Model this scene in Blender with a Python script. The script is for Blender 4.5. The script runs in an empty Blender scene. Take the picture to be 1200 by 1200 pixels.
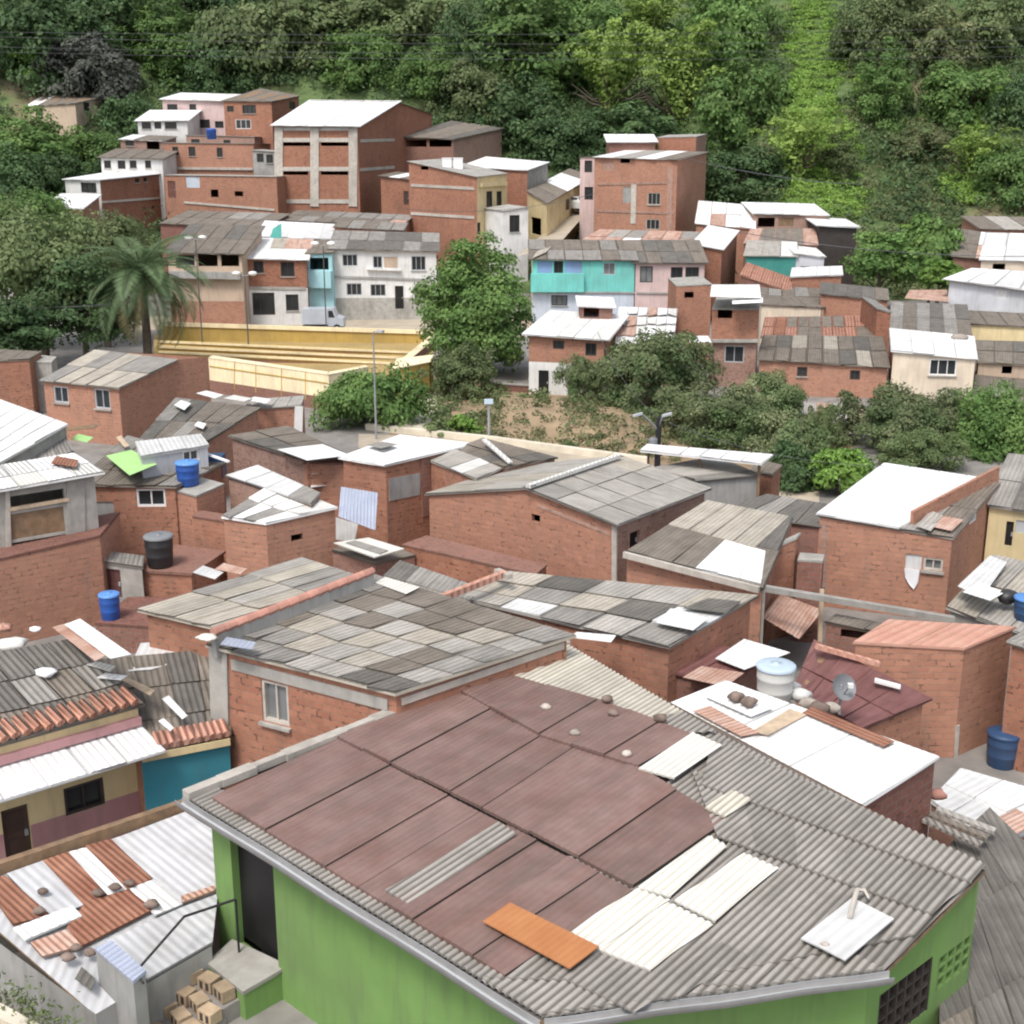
import bpy, math, random
import numpy as np
from mathutils import Vector as V
R_ = math.radians
random.seed(7)
scene = bpy.context.scene
col = scene.collection
# ------------------------------------------------------------------ camera model (photo measured on a 1200 px square)
FPX = 1500.0
PITCH = R_(15.8)
CZ = 13.0
CP, SP = math.cos(PITCH), math.sin(PITCH)
CAM = V((0, 0, CZ))
def ray(px, py):
    u = (px - 600) / FPX; v = (600 - py) / FPX
    return V((u, CP + v * SP, -SP + v * CP))
def Z(px, py, z):
    d = ray(px, py); return CAM + d * ((z - CZ) / d.z)
def T(px, py, t):
    return CAM + ray(px, py) * t
def PL(px, py, p0, n):
    d = ray(px, py); return CAM + d * ((p0 - CAM).dot(n) / d.dot(n))
def W(p):
    if isinstance(p, V): return p
    if len(p) == 3: return Z(*p)
    return T(p[0], p[1], p[2])
# ------------------------------------------------------------------ mesh builder
class MB:
    def __init__(s):
        s.v = []; s.f = []; s.uv = []; s.m = []; s.t = []; s.sm = []; s.mats = []
    def mi(s, m):
        if m not in s.mats: s.mats.append(m)
        return s.mats.index(m)
    def face(s, pts, m, tint=1.0, axis=None, uv=None, smooth=False):
        pts = [V(p) for p in pts]
        n = V((0, 0, 0))
        for i in range(len(pts)):
            a = pts[i]; b = pts[(i + 1) % len(pts)]
            n += a.cross(b)
        if n.length < 1e-9: return
        n.normalize()
        if uv is None:
            if axis is not None:
                vd = (axis - n * axis.dot(n)); 
                if vd.length < 1e-6: vd = V((0, 1, 0))
                vd.normalize(); ud = vd.cross(n)
            elif abs(n.z) < 0.75:
                ud = V((-n.y, n.x, 0)).normalized(); vd = n.cross(ud)
                if vd.z < 0: vd = -vd
            else:
                ud = V((1, 0, 0)); vd = V((0, 1, 0))
            uv = [(p.dot(ud), p.dot(vd)) for p in pts]
        i0 = len(s.v); s.v += pts
        s.f.append(list(range(i0, i0 + len(pts)))); s.uv.append(uv)
        s.m.append(s.mi(m)); s.t.append(tint); s.sm.append(smooth)
    def grid(s, P, m, uvs, tint=1.0, smooth=True):
        nr = len(P); nc = len(P[0]); i0 = len(s.v); k = s.mi(m)
        for row in P: s.v += row
        for r in range(nr - 1):
            for c in range(nc - 1):
                q = [(r, c), (r, c + 1), (r + 1, c + 1), (r + 1, c)]
                s.f.append([i0 + a * nc + b for a, b in q])
                s.uv.append([uvs[a][b] for a, b in q])
                s.m.append(k); s.t.append(tint); s.sm.append(smooth)
    def box(s, c, ax, ay, az, m, tint=1.0):
        c = V(c); ax = V(ax); ay = V(ay); az = V(az)
        if ax.cross(ay).dot(az) < 0: ax = -ax
        def P(i, j, k): return c + ax * i + ay * j + az * k
        for q in (((-1,-1,1),(1,-1,1),(1,1,1),(-1,1,1)), ((-1,-1,-1),(-1,1,-1),(1,1,-1),(1,-1,-1)),
                  ((-1,-1,-1),(1,-1,-1),(1,-1,1),(-1,-1,1)), ((1,-1,-1),(1,1,-1),(1,1,1),(1,-1,1)),
                  ((1,1,-1),(-1,1,-1),(-1,1,1),(1,1,1)), ((-1,1,-1),(-1,-1,-1),(-1,-1,1),(-1,1,1))):
            s.face([P(*a) for a in q], m, tint)
    def bar(s, p0, p1, w, h, m, up=V((0, 0, 1)), tint=1.0):
        p0 = V(p0); p1 = V(p1); d = p1 - p0
        if d.length < 1e-6: return
        a = d / 2; dn = d.normalized()
        if abs(dn.dot(up)) > .97: up = V((0, 1, 0))
        sd = dn.cross(up).normalized(); u2 = sd.cross(dn)
        s.box((p0 + p1) / 2, a, sd * (w / 2), u2 * (h / 2), m, tint)
    def tube(s, path, r, m, n=6, tint=1.0, cap=True):
        path = [V(p) for p in path]
        rs = r if isinstance(r, (list, tuple)) else [r] * len(path)
        rings = []
        for i, p in enumerate(path):
            d = (path[min(i + 1, len(path) - 1)] - path[max(i - 1, 0)]).normalized()
            up = V((0, 0, 1)) if abs(d.z) < .9 else V((1, 0, 0))
            a = d.cross(up).normalized(); b = a.cross(d)
            rings.append([p + (a * math.cos(2*math.pi*k/n) + b * math.sin(2*math.pi*k/n)) * rs[i] for k in range(n)])
        L = 0; uvs = []
        for i, rg in enumerate(rings):
            if i: L += (path[i] - path[i-1]).length
            rg.append(rg[0].copy()); uvs.append([(k * rs[i], L) for k in range(n + 1)])
        s.grid(rings, m, uvs, tint)
        if cap:
            s.face(rings[-1][:n], m, tint); s.face(rings[0][:n][::-1], m, tint)
    def lathe(s, prof, c, m, n=16, tint=1.0):
        c = V(c); rings = []; uvs = []
        for r, z in prof:
            rings.append([c + V((r * math.cos(2*math.pi*k/n), r * math.sin(2*math.pi*k/n), z)) for k in range(n + 1)])
            uvs.append([(k * .1, z) for k in range(n + 1)])
        s.grid(rings, m, uvs, tint, True)
    def build(s, name, parent=None, loc=None):
        if loc is None: loc = V(parent['_o']) if parent is not None else V((0, 0, 0))
        me = bpy.data.meshes.new(name)
        me.from_pydata([tuple(p - loc) for p in s.v], [], s.f)
        for m in s.mats: me.materials.append(MAT[m])
        me.polygons.foreach_set('material_index', s.m)
        me.polygons.foreach_set('use_smooth', s.sm)
        ul = me.uv_layers.new(name='UVMap')
        ul.data.foreach_set('uv', [x for f in s.uv for p in f for x in p])
        at = me.attributes.new('tint', 'FLOAT', 'FACE')
        at.data.foreach_set('value', s.t)
        me.update()
        o = bpy.data.objects.new(name, me); col.objects.link(o)
        if parent is not None: o.parent = parent
        else: o.location = loc
        o['_o'] = tuple(loc)
        return o
def tag(o, label, cat, group=None):
    o['label'] = label; o['category'] = cat
    if group: o['group'] = group
    return o
ORIG = []
def thing(name, label, cat, loc, group=None):
    o = bpy.data.objects.new(name, None); col.objects.link(o)
    o.location = loc; o.empty_display_size = .3
    o['_o'] = tuple(loc); ORIG.append(o)
    return tag(o, label, cat, group)
def solo(mb, name, label, cat, loc, group=None):
    return tag(mb.build(name, None, V(loc)), label, cat, group)
def structure(mb, name, kind='structure', loc=(0, 0, 0)):
    o = mb.build(name, None, V(loc)); o['kind'] = kind; return o
# ------------------------------------------------------------------ materials
MAT = {}
class NT:
    def __init__(s, name):
        m = bpy.data.materials.new(name); m.use_nodes = True; MAT[name] = m
        s.t = m.node_tree; s.t.nodes.clear()
        s.out = s.n('ShaderNodeOutputMaterial'); s.b = s.n('ShaderNodeBsdfPrincipled')
        s.l(s.b.outputs[0], s.out.inputs[0])
    def n(s, k, **kw):
        x = s.t.nodes.new(k)
        for a, b in kw.items(): setattr(x, a, b)
        return x
    def l(s, a, b): s.t.links.new(a, b)
    def math(s, op, a, b=None, clamp=False):
        x = s.n('ShaderNodeMath', operation=op, use_clamp=clamp)
        for i, q in enumerate((a, b)):
            if q is None: continue
            if isinstance(q, (int, float)): x.inputs[i].default_value = q
            else: s.l(q, x.inputs[i])
        return x.outputs[0]
    def mix(s, f, a, b, mode='MIX'):
        x = s.n('ShaderNodeMix', data_type='RGBA', blend_type=mode)
        for i, q in ((0, f), (6, a), (7, b)):
            if isinstance(q, (int, float)): x.inputs[i].default_value = q
            elif isinstance(q, tuple): x.inputs[i].default_value = q if len(q) == 4 else q + (1,)
            else: s.l(q, x.inputs[i])
        return x.outputs[2]
    def noise(s, vec, scale, detail=3, rough=.55, dim='3D'):
        x = s.n('ShaderNodeTexNoise'); x.inputs['Scale'].default_value = scale
        x.inputs['Detail'].default_value = detail; x.inputs['Roughness'].default_value = rough
        s.l(vec, x.inputs['Vector']); return x.outputs[0]
    def ramp(s, f, a, b):
        x = s.n('ShaderNodeMapRange'); x.clamp = True
        s.l(f, x.inputs[0]); x.inputs[1].default_value = a; x.inputs[2].default_value = b
        return x.outputs[0]
    def scale(s, vec, sx, sy, sz=1):
        x = s.n('ShaderNodeVectorMath', operation='MULTIPLY'); s.l(vec, x.inputs[0]); x.inputs[1].default_value = (sx, sy, sz)
        return x.outputs[0]
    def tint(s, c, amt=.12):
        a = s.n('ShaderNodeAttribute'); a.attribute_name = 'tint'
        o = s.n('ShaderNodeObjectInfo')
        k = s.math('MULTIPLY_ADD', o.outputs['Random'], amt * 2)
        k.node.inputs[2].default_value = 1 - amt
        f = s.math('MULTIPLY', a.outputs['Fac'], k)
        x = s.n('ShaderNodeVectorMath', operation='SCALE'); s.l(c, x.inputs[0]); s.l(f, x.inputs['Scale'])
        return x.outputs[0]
    def bump(s, h, dist, strength=1.0):
        b = s.n('ShaderNodeBump'); b.inputs['Distance'].default_value = dist; b.inputs['Strength'].default_value = strength
        s.l(h, b.inputs['Height']); s.l(b.outputs[0], s.b.inputs['Normal'])
def c3(r, g, b): return (r, g, b, 1)
def plain(name, c, rough=.7, var=.25, scale=2.5, bump=0.0, metal=0, streak=.0, dirt=(.10,.09,.075), spec=.3, amt=.08):
    s = NT(name); g = s.n('ShaderNodeNewGeometry'); pos = g.outputs['Position']
    uv = s.n('ShaderNodeTexCoord').outputs['UV']
    n1 = s.noise(pos, scale, 4); n2 = s.noise(pos, scale * .23, 2)
    base = s.mix(s.ramp(n1, .3, .75), c3(*[x * (1 - var) for x in c]), c3(*[min(.95, x * (1 + var)) for x in c]))
    base = s.mix(s.math('MULTIPLY', s.ramp(n2, .45, .8), .25 + streak * .3), base, c3(*dirt))
    if streak:
        st = s.noise(s.scale(uv, 3.2, .35), 1.6, 4, .6)
        base = s.mix(s.math('MULTIPLY', s.ramp(st, .5, .78), streak), base, c3(*dirt))
    s.l(s.tint(base, amt), s.b.inputs['Base Color'])
    s.b.inputs['Roughness'].default_value = rough; s.b.inputs['Metallic'].default_value = metal
    s.b.inputs['Specular IOR Level'].default_value = spec
    if bump: s.bump(n1, bump)
    return s
def sheetmat(name, c, c2, rough=.75, lam=.13, amp=.016, stain=.5, dirt=(.07,.065,.055), cov=(.48,.8), corr=True, spec=.25, groove=.25, wave=False):
    # weathered roofing sheet: waves across the slope, stains running down it
    s = NT(name); g = s.n('ShaderNodeNewGeometry'); pos = g.outputs['Position']
    uv = s.n('ShaderNodeTexCoord').outputs['UV']
    sep = s.n('ShaderNodeSeparateXYZ'); s.l(uv, sep.inputs[0])
    n1 = s.noise(pos, 1.7, 5, .6); n2 = s.noise(s.scale(uv, 2.4, .33), 1.5, 5, .62); n3 = s.noise(pos, 9, 3)
    base = s.mix(s.ramp(n1, .32, .7), c3(*c), c3(*c2))
    base = s.mix(s.math('MULTIPLY', s.ramp(n2, *cov), stain), base, c3(*dirt))
    base = s.mix(s.math('MULTIPLY', s.ramp(n3, .55, .8), stain * .35), base, c3(*dirt))
    if corr:
        w = s.math('SINE', s.math('MULTIPLY', sep.outputs[0], 2 * math.pi / lam))
        gr = s.ramp(w, -.1, -1.0)
        base = s.mix(s.math('MULTIPLY', gr, groove), base, c3(*dirt))
        s.bump(w, amp)
    if wave:      # real waves in the mesh: valley colour darkened to bring out wave shading, dirt included
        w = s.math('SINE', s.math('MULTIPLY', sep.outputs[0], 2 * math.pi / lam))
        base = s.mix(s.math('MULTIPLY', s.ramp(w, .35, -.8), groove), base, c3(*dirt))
    s.l(s.tint(base, .06), s.b.inputs['Base Color'])
    s.b.inputs['Roughness'].default_value = rough; s.b.inputs['Specular IOR Level'].default_value = spec
    return s
def brickmat(name, c1, c2, mortar, bw=.30, bh=.145, mw=.012, dirt=.6):
    s = NT(name); g = s.n('ShaderNodeNewGeometry'); pos = g.outputs['Position']
    uv = s.n('ShaderNodeTexCoord').outputs['UV']
    b = s.n('ShaderNodeTexBrick'); s.l(uv, b.inputs['Vector'])
    b.inputs['Scale'].default_value = 1; b.inputs['Brick Width'].default_value = bw; b.inputs['Row Height'].default_value = bh
    b.inputs['Mortar Size'].default_value = mw; b.inputs['Mortar Smooth'].default_value = .2
    b.inputs['Color1'].default_value = c3(*c1); b.inputs['Color2'].default_value = c3(*c2); b.inputs['Mortar'].default_value = c3(*mortar)
    b.inputs['Bias'].default_value = 0
    n0 = s.noise(pos, .55, 4, .6); n1 = s.noise(pos, 5, 4); n2 = s.noise(s.scale(uv, 1.6, .35), 1.3, 4, .6)
    # dark unpointed joints in patches
    b2 = s.n('ShaderNodeTexBrick'); s.l(uv, b2.inputs['Vector'])
    b2.inputs['Scale'].default_value = 1; b2.inputs['Brick Width'].default_value = bw; b2.inputs['Row Height'].default_value = bh
    b2.inputs['Mortar Size'].default_value = mw * 1.6
    joint = s.math('MULTIPLY', b2.outputs['Fac'], s.ramp(s.noise(pos, 5.5, 2), .55, .64))
    c = s.mix(s.math('MULTIPLY', s.ramp(n1, .35, .75), .5), b.outputs['Color'], c3(*[x * .55 for x in c1]))
    c = s.mix(s.math('MULTIPLY', s.ramp(n0, .42, .75), .55), c, c3(c1[0] * 1.02, c1[1] * 1.16, c1[2] * 1.22))
    c = s.mix(s.math('MULTIPLY', joint, .68), c, c3(.035, .02, .016))
    c = s.mix(s.math('MULTIPLY', s.ramp(n2, .52, .82), dirt), c, c3(.13, .10, .085))
    oi = s.n('ShaderNodeObjectInfo')      # every house was laid with its own batch of blocks, some rendered with thin mortar
    c = s.mix(s.math('MULTIPLY', oi.outputs['Random'], .32), c, c3(.36, .245, .185))
    big = s.noise(pos, .22, 3, .6); c = s.mix(s.math('MULTIPLY', s.ramp(big, .5, .72), .38), c, c3(c1[0] * .5, c1[1] * .62, c1[2] * .7))
    s.l(s.tint(c, .14), s.b.inputs['Base Color'])
    s.b.inputs['Roughness'].default_value = .9; s.b.inputs['Specular IOR Level'].default_value = .15
    s.bump(s.math('SUBTRACT', n1, s.math('MULTIPLY', b.outputs['Fac'], 1.0)), .012)
brickmat('brick', (.43, .19, .12), (.325, .138, .088), (.36, .225, .165))
brickmat('brick_orange', (.43, .19, .12), (.34, .14, .09), (.38, .22, .155))
brickmat('brick_pale', (.40, .24, .19), (.33, .18, .14), (.42, .36, .31))
brickmat('brick_dark', (.27, .115, .09), (.20, .09, .07), (.26, .20, .17), dirt=.5)
plain('concrete', (.36, .345, .315), .9, .18, 3, .01, streak=.35)
plain('plaster_grey', (.33, .325, .31), .9, .15, 2, .005, streak=.4)
plain('pale_mortar', (.47, .43, .38), .9, .15, 4, .01, streak=.25)
for nm, cc in dict(stucco_white=(.66,.65,.63), stucco_cream=(.66,.56,.44), stucco_green=(.165,.29,.085), stucco_turq=(.16,.52,.47),
                   stucco_lightblue=(.36,.60,.64), stucco_blue=(.24,.34,.56), stucco_pink=(.56,.42,.40), stucco_lilac=(.46,.50,.56),
                   stucco_yellow=(.66,.54,.31), stucco_ochre=(.40,.29,.12), stucco_teal=(.035,.20,.26), stucco_rose=(.43,.235,.24),
                   stucco_tan=(.48,.37,.28), court_cream=(.84,.71,.47), court_gold=(.50,.345,.10), silver_paint=(.55,.56,.59)).items():
    plain(nm, cc, .85, .08, 1.6, .006, streak=.38 if nm == 'stucco_green' else .28)
sheetmat('fc_grey', (.25,.235,.215), (.35,.33,.30), stain=.55)
sheetmat('fc_light', (.35,.33,.295), (.47,.44,.40), stain=.4)
sheetmat('fc_beige', (.37,.335,.275), (.50,.455,.385), stain=.35)
sheetmat('fc_dark', (.12,.112,.10), (.19,.175,.155), stain=.6)
sheetmat('fc_brown', (.175,.15,.122), (.25,.215,.18), stain=.6)
sheetmat('fc_white', (.62,.61,.57), (.74,.73,.70), stain=.3, cov=(.55,.85))
sheetmat('zinc_white', (.70,.70,.69), (.80,.80,.79), .55, .15, .012, .38, dirt=(.45,.42,.38), cov=(.55,.85), groove=.06)
sheetmat('zinc', (.53,.53,.52), (.67,.67,.66), .4, .15, .006, .25, dirt=(.30,.28,.26), spec=.5, groove=.1)
sheetmat('zinc_pale', (.44,.445,.455), (.56,.565,.575), .5, .15, .006, .5, dirt=(.30,.27,.24), cov=(.5,.8), groove=.08)
sheetmat('zinc_blue', (.30,.34,.44), (.40,.44,.54), .45, .10, .012, .25, dirt=(.30,.28,.28), spec=.5)
sheetmat('rust', (.215,.09,.058), (.35,.175,.115), .85, .10, .012, .45, dirt=(.10,.04,.025))
sheetmat('rust_pale', (.46,.27,.20), (.60,.45,.38), .8, .10, .012, .5, dirt=(.22,.09,.05), cov=(.45,.7))
sheetmat('maroon', (.168,.098,.083), (.228,.15,.132), .65, .115, .003, .65, dirt=(.11,.086,.074), groove=.06, cov=(.42,.75))
sheetmat('maroon_dark', (.15,.065,.06), (.20,.095,.09), .65, .2, .012, .3, dirt=(.09,.05,.045), groove=.15)
sheetmat('tile', (.40,.185,.125), (.54,.30,.22), .85, .2, .05, .35, dirt=(.20,.10,.075), groove=.5)
sheetmat('tile_pale', (.52,.27,.20), (.60,.36,.28), .85, .2, .02, .3, dirt=(.26,.13,.09), groove=.2)
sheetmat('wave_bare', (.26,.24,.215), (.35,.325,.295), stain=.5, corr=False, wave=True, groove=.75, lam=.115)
sheetmat('wave_dark', (.105,.095,.09), (.155,.14,.13), stain=.5, corr=False, lam=.115)
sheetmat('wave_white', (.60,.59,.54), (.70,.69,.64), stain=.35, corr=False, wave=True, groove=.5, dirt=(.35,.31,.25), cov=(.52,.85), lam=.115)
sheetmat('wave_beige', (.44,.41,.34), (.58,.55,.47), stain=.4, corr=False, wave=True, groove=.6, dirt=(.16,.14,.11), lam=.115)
sheetmat('green_sheet', (.36,.60,.22), (.42,.66,.28), .6, .1, .008, .12, dirt=(.25,.4,.16))
sheetmat('orange_sheet', (.37,.15,.06), (.44,.20,.085), .5, .1, .004, .35, dirt=(.30,.11,.03), groove=.05)
sheetmat('teal_sheet', (.06,.30,.26), (.09,.36,.31), .6, .1, .01, .2)
plain('ridge_red', (.44,.225,.175), .8, .15, 4, .01)
plain('wood', (.23,.15,.09), .85, .3, 5, .01, streak=.3)
plain('wood_pale', (.48,.37,.26), .85, .2, 5, .01, streak=.3)
plain('dark_frame', (.05,.042,.038), .6, .2)
plain('door_black', (.012,.011,.012), .5, .2)
plain('door_brown', (.075,.045,.035), .6, .2)
plain('white_paint', (.74,.73,.71), .6, .06)
plain('grey_paint', (.42,.44,.46), .5, .08)
plain('gutter', (.27,.265,.26), .5, .12, 5, streak=.3, spec=.5)
plain('iron', (.03,.03,.032), .5, .2)
plain('steel_pole', (.30,.31,.32), .5, .15)
plain('cable_pale', (.66,.67,.67), .6, .1)
plain('cable', (.10,.10,.11), .6, .1)
plain('plastic_blue', (.018,.085,.36), .4, .12, 3, spec=.5, dirt=(.05,.08,.16))
plain('lid_blue', (.10,.26,.60), .4, .1, 3, spec=.5, dirt=(.1,.15,.25))
plain('tank_navy', (.022,.06,.14), .45, .12, 3, spec=.5)
plain('tank_black', (.022,.022,.024), .45, .2, 3, spec=.5)
plain('tank_lid_grey', (.20,.21,.22), .5, .1)
plain('tank_white', (.58,.58,.55), .5, .06, 3, spec=.4)
plain('lid_paleblue', (.48,.58,.68), .45, .06, 3)
plain('plastic_green', (.02,.17,.10), .4, .2, 8, spec=.5)
plain('cloth_white', (.78,.78,.80), .9, .05)
plain('cloth_blue', (.12,.22,.5), .9, .1)
plain('stone', (.20,.15,.125), .95, .35, 6, .03)
plain('stone_pale', (.42,.37,.32), .95, .25, 6, .03)
plain('clay_block', (.40,.30,.20), .95, .2, 5, .01)
plain('lamp_glass', (.85,.85,.85), .3, .03)
plain('rubber', (.02,.02,.02), .8, .2)
plain('car_white', (.72,.73,.74), .3, .04, spec=.5)
plain('car_silver', (.45,.48,.52), .3, .04, spec=.5)
plain('bark', (.13,.105,.08), .95, .35, 6, .04)
plain('bark_pale', (.27,.24,.20), .95, .25, 6, .03)
plain('earth', (.30,.22,.14), .95, .25, .8, .05, dirt=(.16,.13,.07))
plain('earth_grey', (.22,.205,.19), .95, .25, 1.2, .03)
plain('road', (.42,.36,.28), .95, .15, 1.0, .01)
plain('kerb', (.62,.56,.45), .9, .12, 2)
def glassmat(name, c):
    s = NT(name); g = s.n('ShaderNodeNewGeometry')
    n = s.noise(g.outputs['Position'], 1.3, 2)
    s.l(s.mix(n, c3(*[x * .5 for x in c]), c3(*[x * 1.6 for x in c])), s.b.inputs['Base Color'])
    s.b.inputs['Roughness'].default_value = .12; s.b.inputs['Specular IOR Level'].default_value = .5
glassmat('glass', (.03, .033, .036)); glassmat('glass_blue', (.06, .08, .13)); glassmat('glass_grey', (.16, .17, .17))
def leafmat(name, c1, c2, trans=.36):
    s = NT(name); g = s.n('ShaderNodeNewGeometry')
    n = s.noise(g.outputs['Position'], .55, 3)
    c = s.tint(s.mix(s.ramp(n, .35, .7), c3(*c1), c3(*c2)), .18)
    s.l(c, s.b.inputs['Base Color']); s.b.inputs['Roughness'].default_value = .6; s.b.inputs['Specular IOR Level'].default_value = .25
    tr = s.n('ShaderNodeBsdfTranslucent'); s.l(c, tr.inputs[0])
    mx = s.n('ShaderNodeMixShader'); mx.inputs[0].default_value = trans
    s.l(s.b.outputs[0], mx.inputs[1]); s.l(tr.outputs[0], mx.inputs[2]); s.l(mx.outputs[0], s.out.inputs[0])
leafmat('leaf_dark', (0.064,0.118,0.048), (0.108,0.175,0.066))
leafmat('leaf_mid', (.105,.195,.055), (.18,.275,.085), .4)
leafmat('leaf_bright', (0.120,0.230,0.045), (0.180,0.290,0.065))
leafmat('leaf_olive', (0.120,0.170,0.068), (0.190,0.230,0.102))
leafmat('leaf_bamboo', (.19,.285,.062), (.27,.36,.10), .4)
leafmat('leaf_under', (.058,.10,.042), (.10,.15,.06))
leafmat('leaf_grey', (0.058,0.064,0.052), (0.088,0.092,0.076), .2)
leafmat('leaf_mango', (.105,.165,.062), (.25,.275,.145), .4)
leafmat('leaf_palm', (.115,.185,.085), (.17,.235,.12), .4)
leafmat('leaf_straw', (.22, .20, .10), (.27, .25, .14))
leafmat('leaf_grass', (.19,.32,.06), (.27,.40,.10), .4)
leafmat('leaf_scrub', (0.115,0.165,0.065), (0.215,0.215,0.110))
s = NT('hill_soil'); g = s.n('ShaderNodeNewGeometry')
n0 = s.noise(g.outputs['Position'], .06, 4); n1 = s.noise(g.outputs['Position'], 1.1, 4)
c = s.mix(s.ramp(n1, .3, .7), c3(.065, .105, .036), c3(.115, .165, .055)); c = s.mix(s.ramp(n0, .55, .68), c, c3(.20, .15, .095))
s.l(c, s.b.inputs['Base Color']); s.b.inputs['Roughness'].default_value = .95; s.bump(n1, .3)
# ------------------------------------------------------------------ building kit
FOOT = []
def roof_mesh(mb, q, mats, rows, cols, over=.18, rng=random, thick=.05, jit=.03, lift=.02, under='wood', cmap=None):
    # q: eave left, eave right, top right, top left
    a, b, c, d = [V(p) for p in q]
    e1 = (b - a + c - d) / 2; e2 = (d - a + c - b) / 2
    ou = over / max(e1.length, .01); ov = over / max(e2.length, .01)
    def S(u, v): return a * (1-u) * (1-v) + b * u * (1-v) + c * u * v + d * (1-u) * v
    n = e1.cross(e2).normalized()
    if n.z < 0: n = -n
    u0, u1, v0, v1 = -ou, 1 + ou, -ov, 1 + ov
    P = [S(u0, v0), S(u1, v0), S(u1, v1), S(u0, v1)]
    ax = e2.normalized()
    bot = [p - n * thick for p in P]
    mats = mats if isinstance(mats, dict) else {mats: 1}
    names = list(mats); wts = [mats[k] for k in names]
    base = max(mats, key=mats.get)
    for i in range(4):
        j = (i + 1) % 4
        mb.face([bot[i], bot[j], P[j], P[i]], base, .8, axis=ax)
    for r in range(rows):
        for k in range(cols):
            ua = u0 + (u1-u0) * k / cols; ub = u0 + (u1-u0) * (k+1) / cols
            va = v0 + (v1-v0) * r / rows; vb = v0 + (v1-v0) * (r+1) / rows
            cell = [S(ua, va), S(ub, va), S(ub, vb), S(ua, vb)]
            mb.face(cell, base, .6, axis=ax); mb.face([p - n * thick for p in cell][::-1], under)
            va -= .10 / max(e2.length, .1) if r else 0
            m = rng.choices(names, wts)[0] if not cmap else cmap[r][k]
            j = [rng.uniform(-jit, jit) for _ in range(4)]
            h0 = .012 + lift + rng.random() * lift; h1 = .008
            ga = rng.uniform(0, .012)
            Q = [S(ua + ga, va + j[0] * .3) + n * (h0), S(ub - ga, va + j[1] * .3) + n * (h0 + abs(j[2]) * .3), S(ub - ga, vb) + n * h1, S(ua + ga, vb) + n * (h1 + .004)]
            t = rng.uniform(.90, 1.07)
            mb.face(Q, m, t, axis=ax)
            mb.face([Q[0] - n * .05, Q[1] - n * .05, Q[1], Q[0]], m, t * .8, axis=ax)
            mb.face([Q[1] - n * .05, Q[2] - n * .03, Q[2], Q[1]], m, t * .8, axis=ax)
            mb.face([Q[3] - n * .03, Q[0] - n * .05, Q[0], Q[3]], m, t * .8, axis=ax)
def wall_quad(mb, p0, d, sa, sb, za0, za1, zb0, zb1, m, splits):
    # vertical strip from s=sa (z za0..za1) to s=sb (z zb0..zb1), cut at band heights
    def P(s_, z): return V((p0.x + d.x * s_, p0.y + d.y * s_, z))
    lo0, lo1 = za0, zb0
    for zc, mm in splits:      # ascending: material below zc is mm
        if zc <= min(lo0, lo1) + 1e-4: continue
        h0 = min(zc, za1); h1 = min(zc, zb1)
        mb.face([P(sa, lo0), P(sb, lo1), P(sb, h1), P(sa, h0)], mm)
        lo0, lo1 = h0, h1
        if h0 >= za1 - 1e-4 and h1 >= zb1 - 1e-4: return
    mb.face([P(sa, lo0), P(sb, lo1), P(sb, zb1), P(sa, za1)], m)
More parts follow.
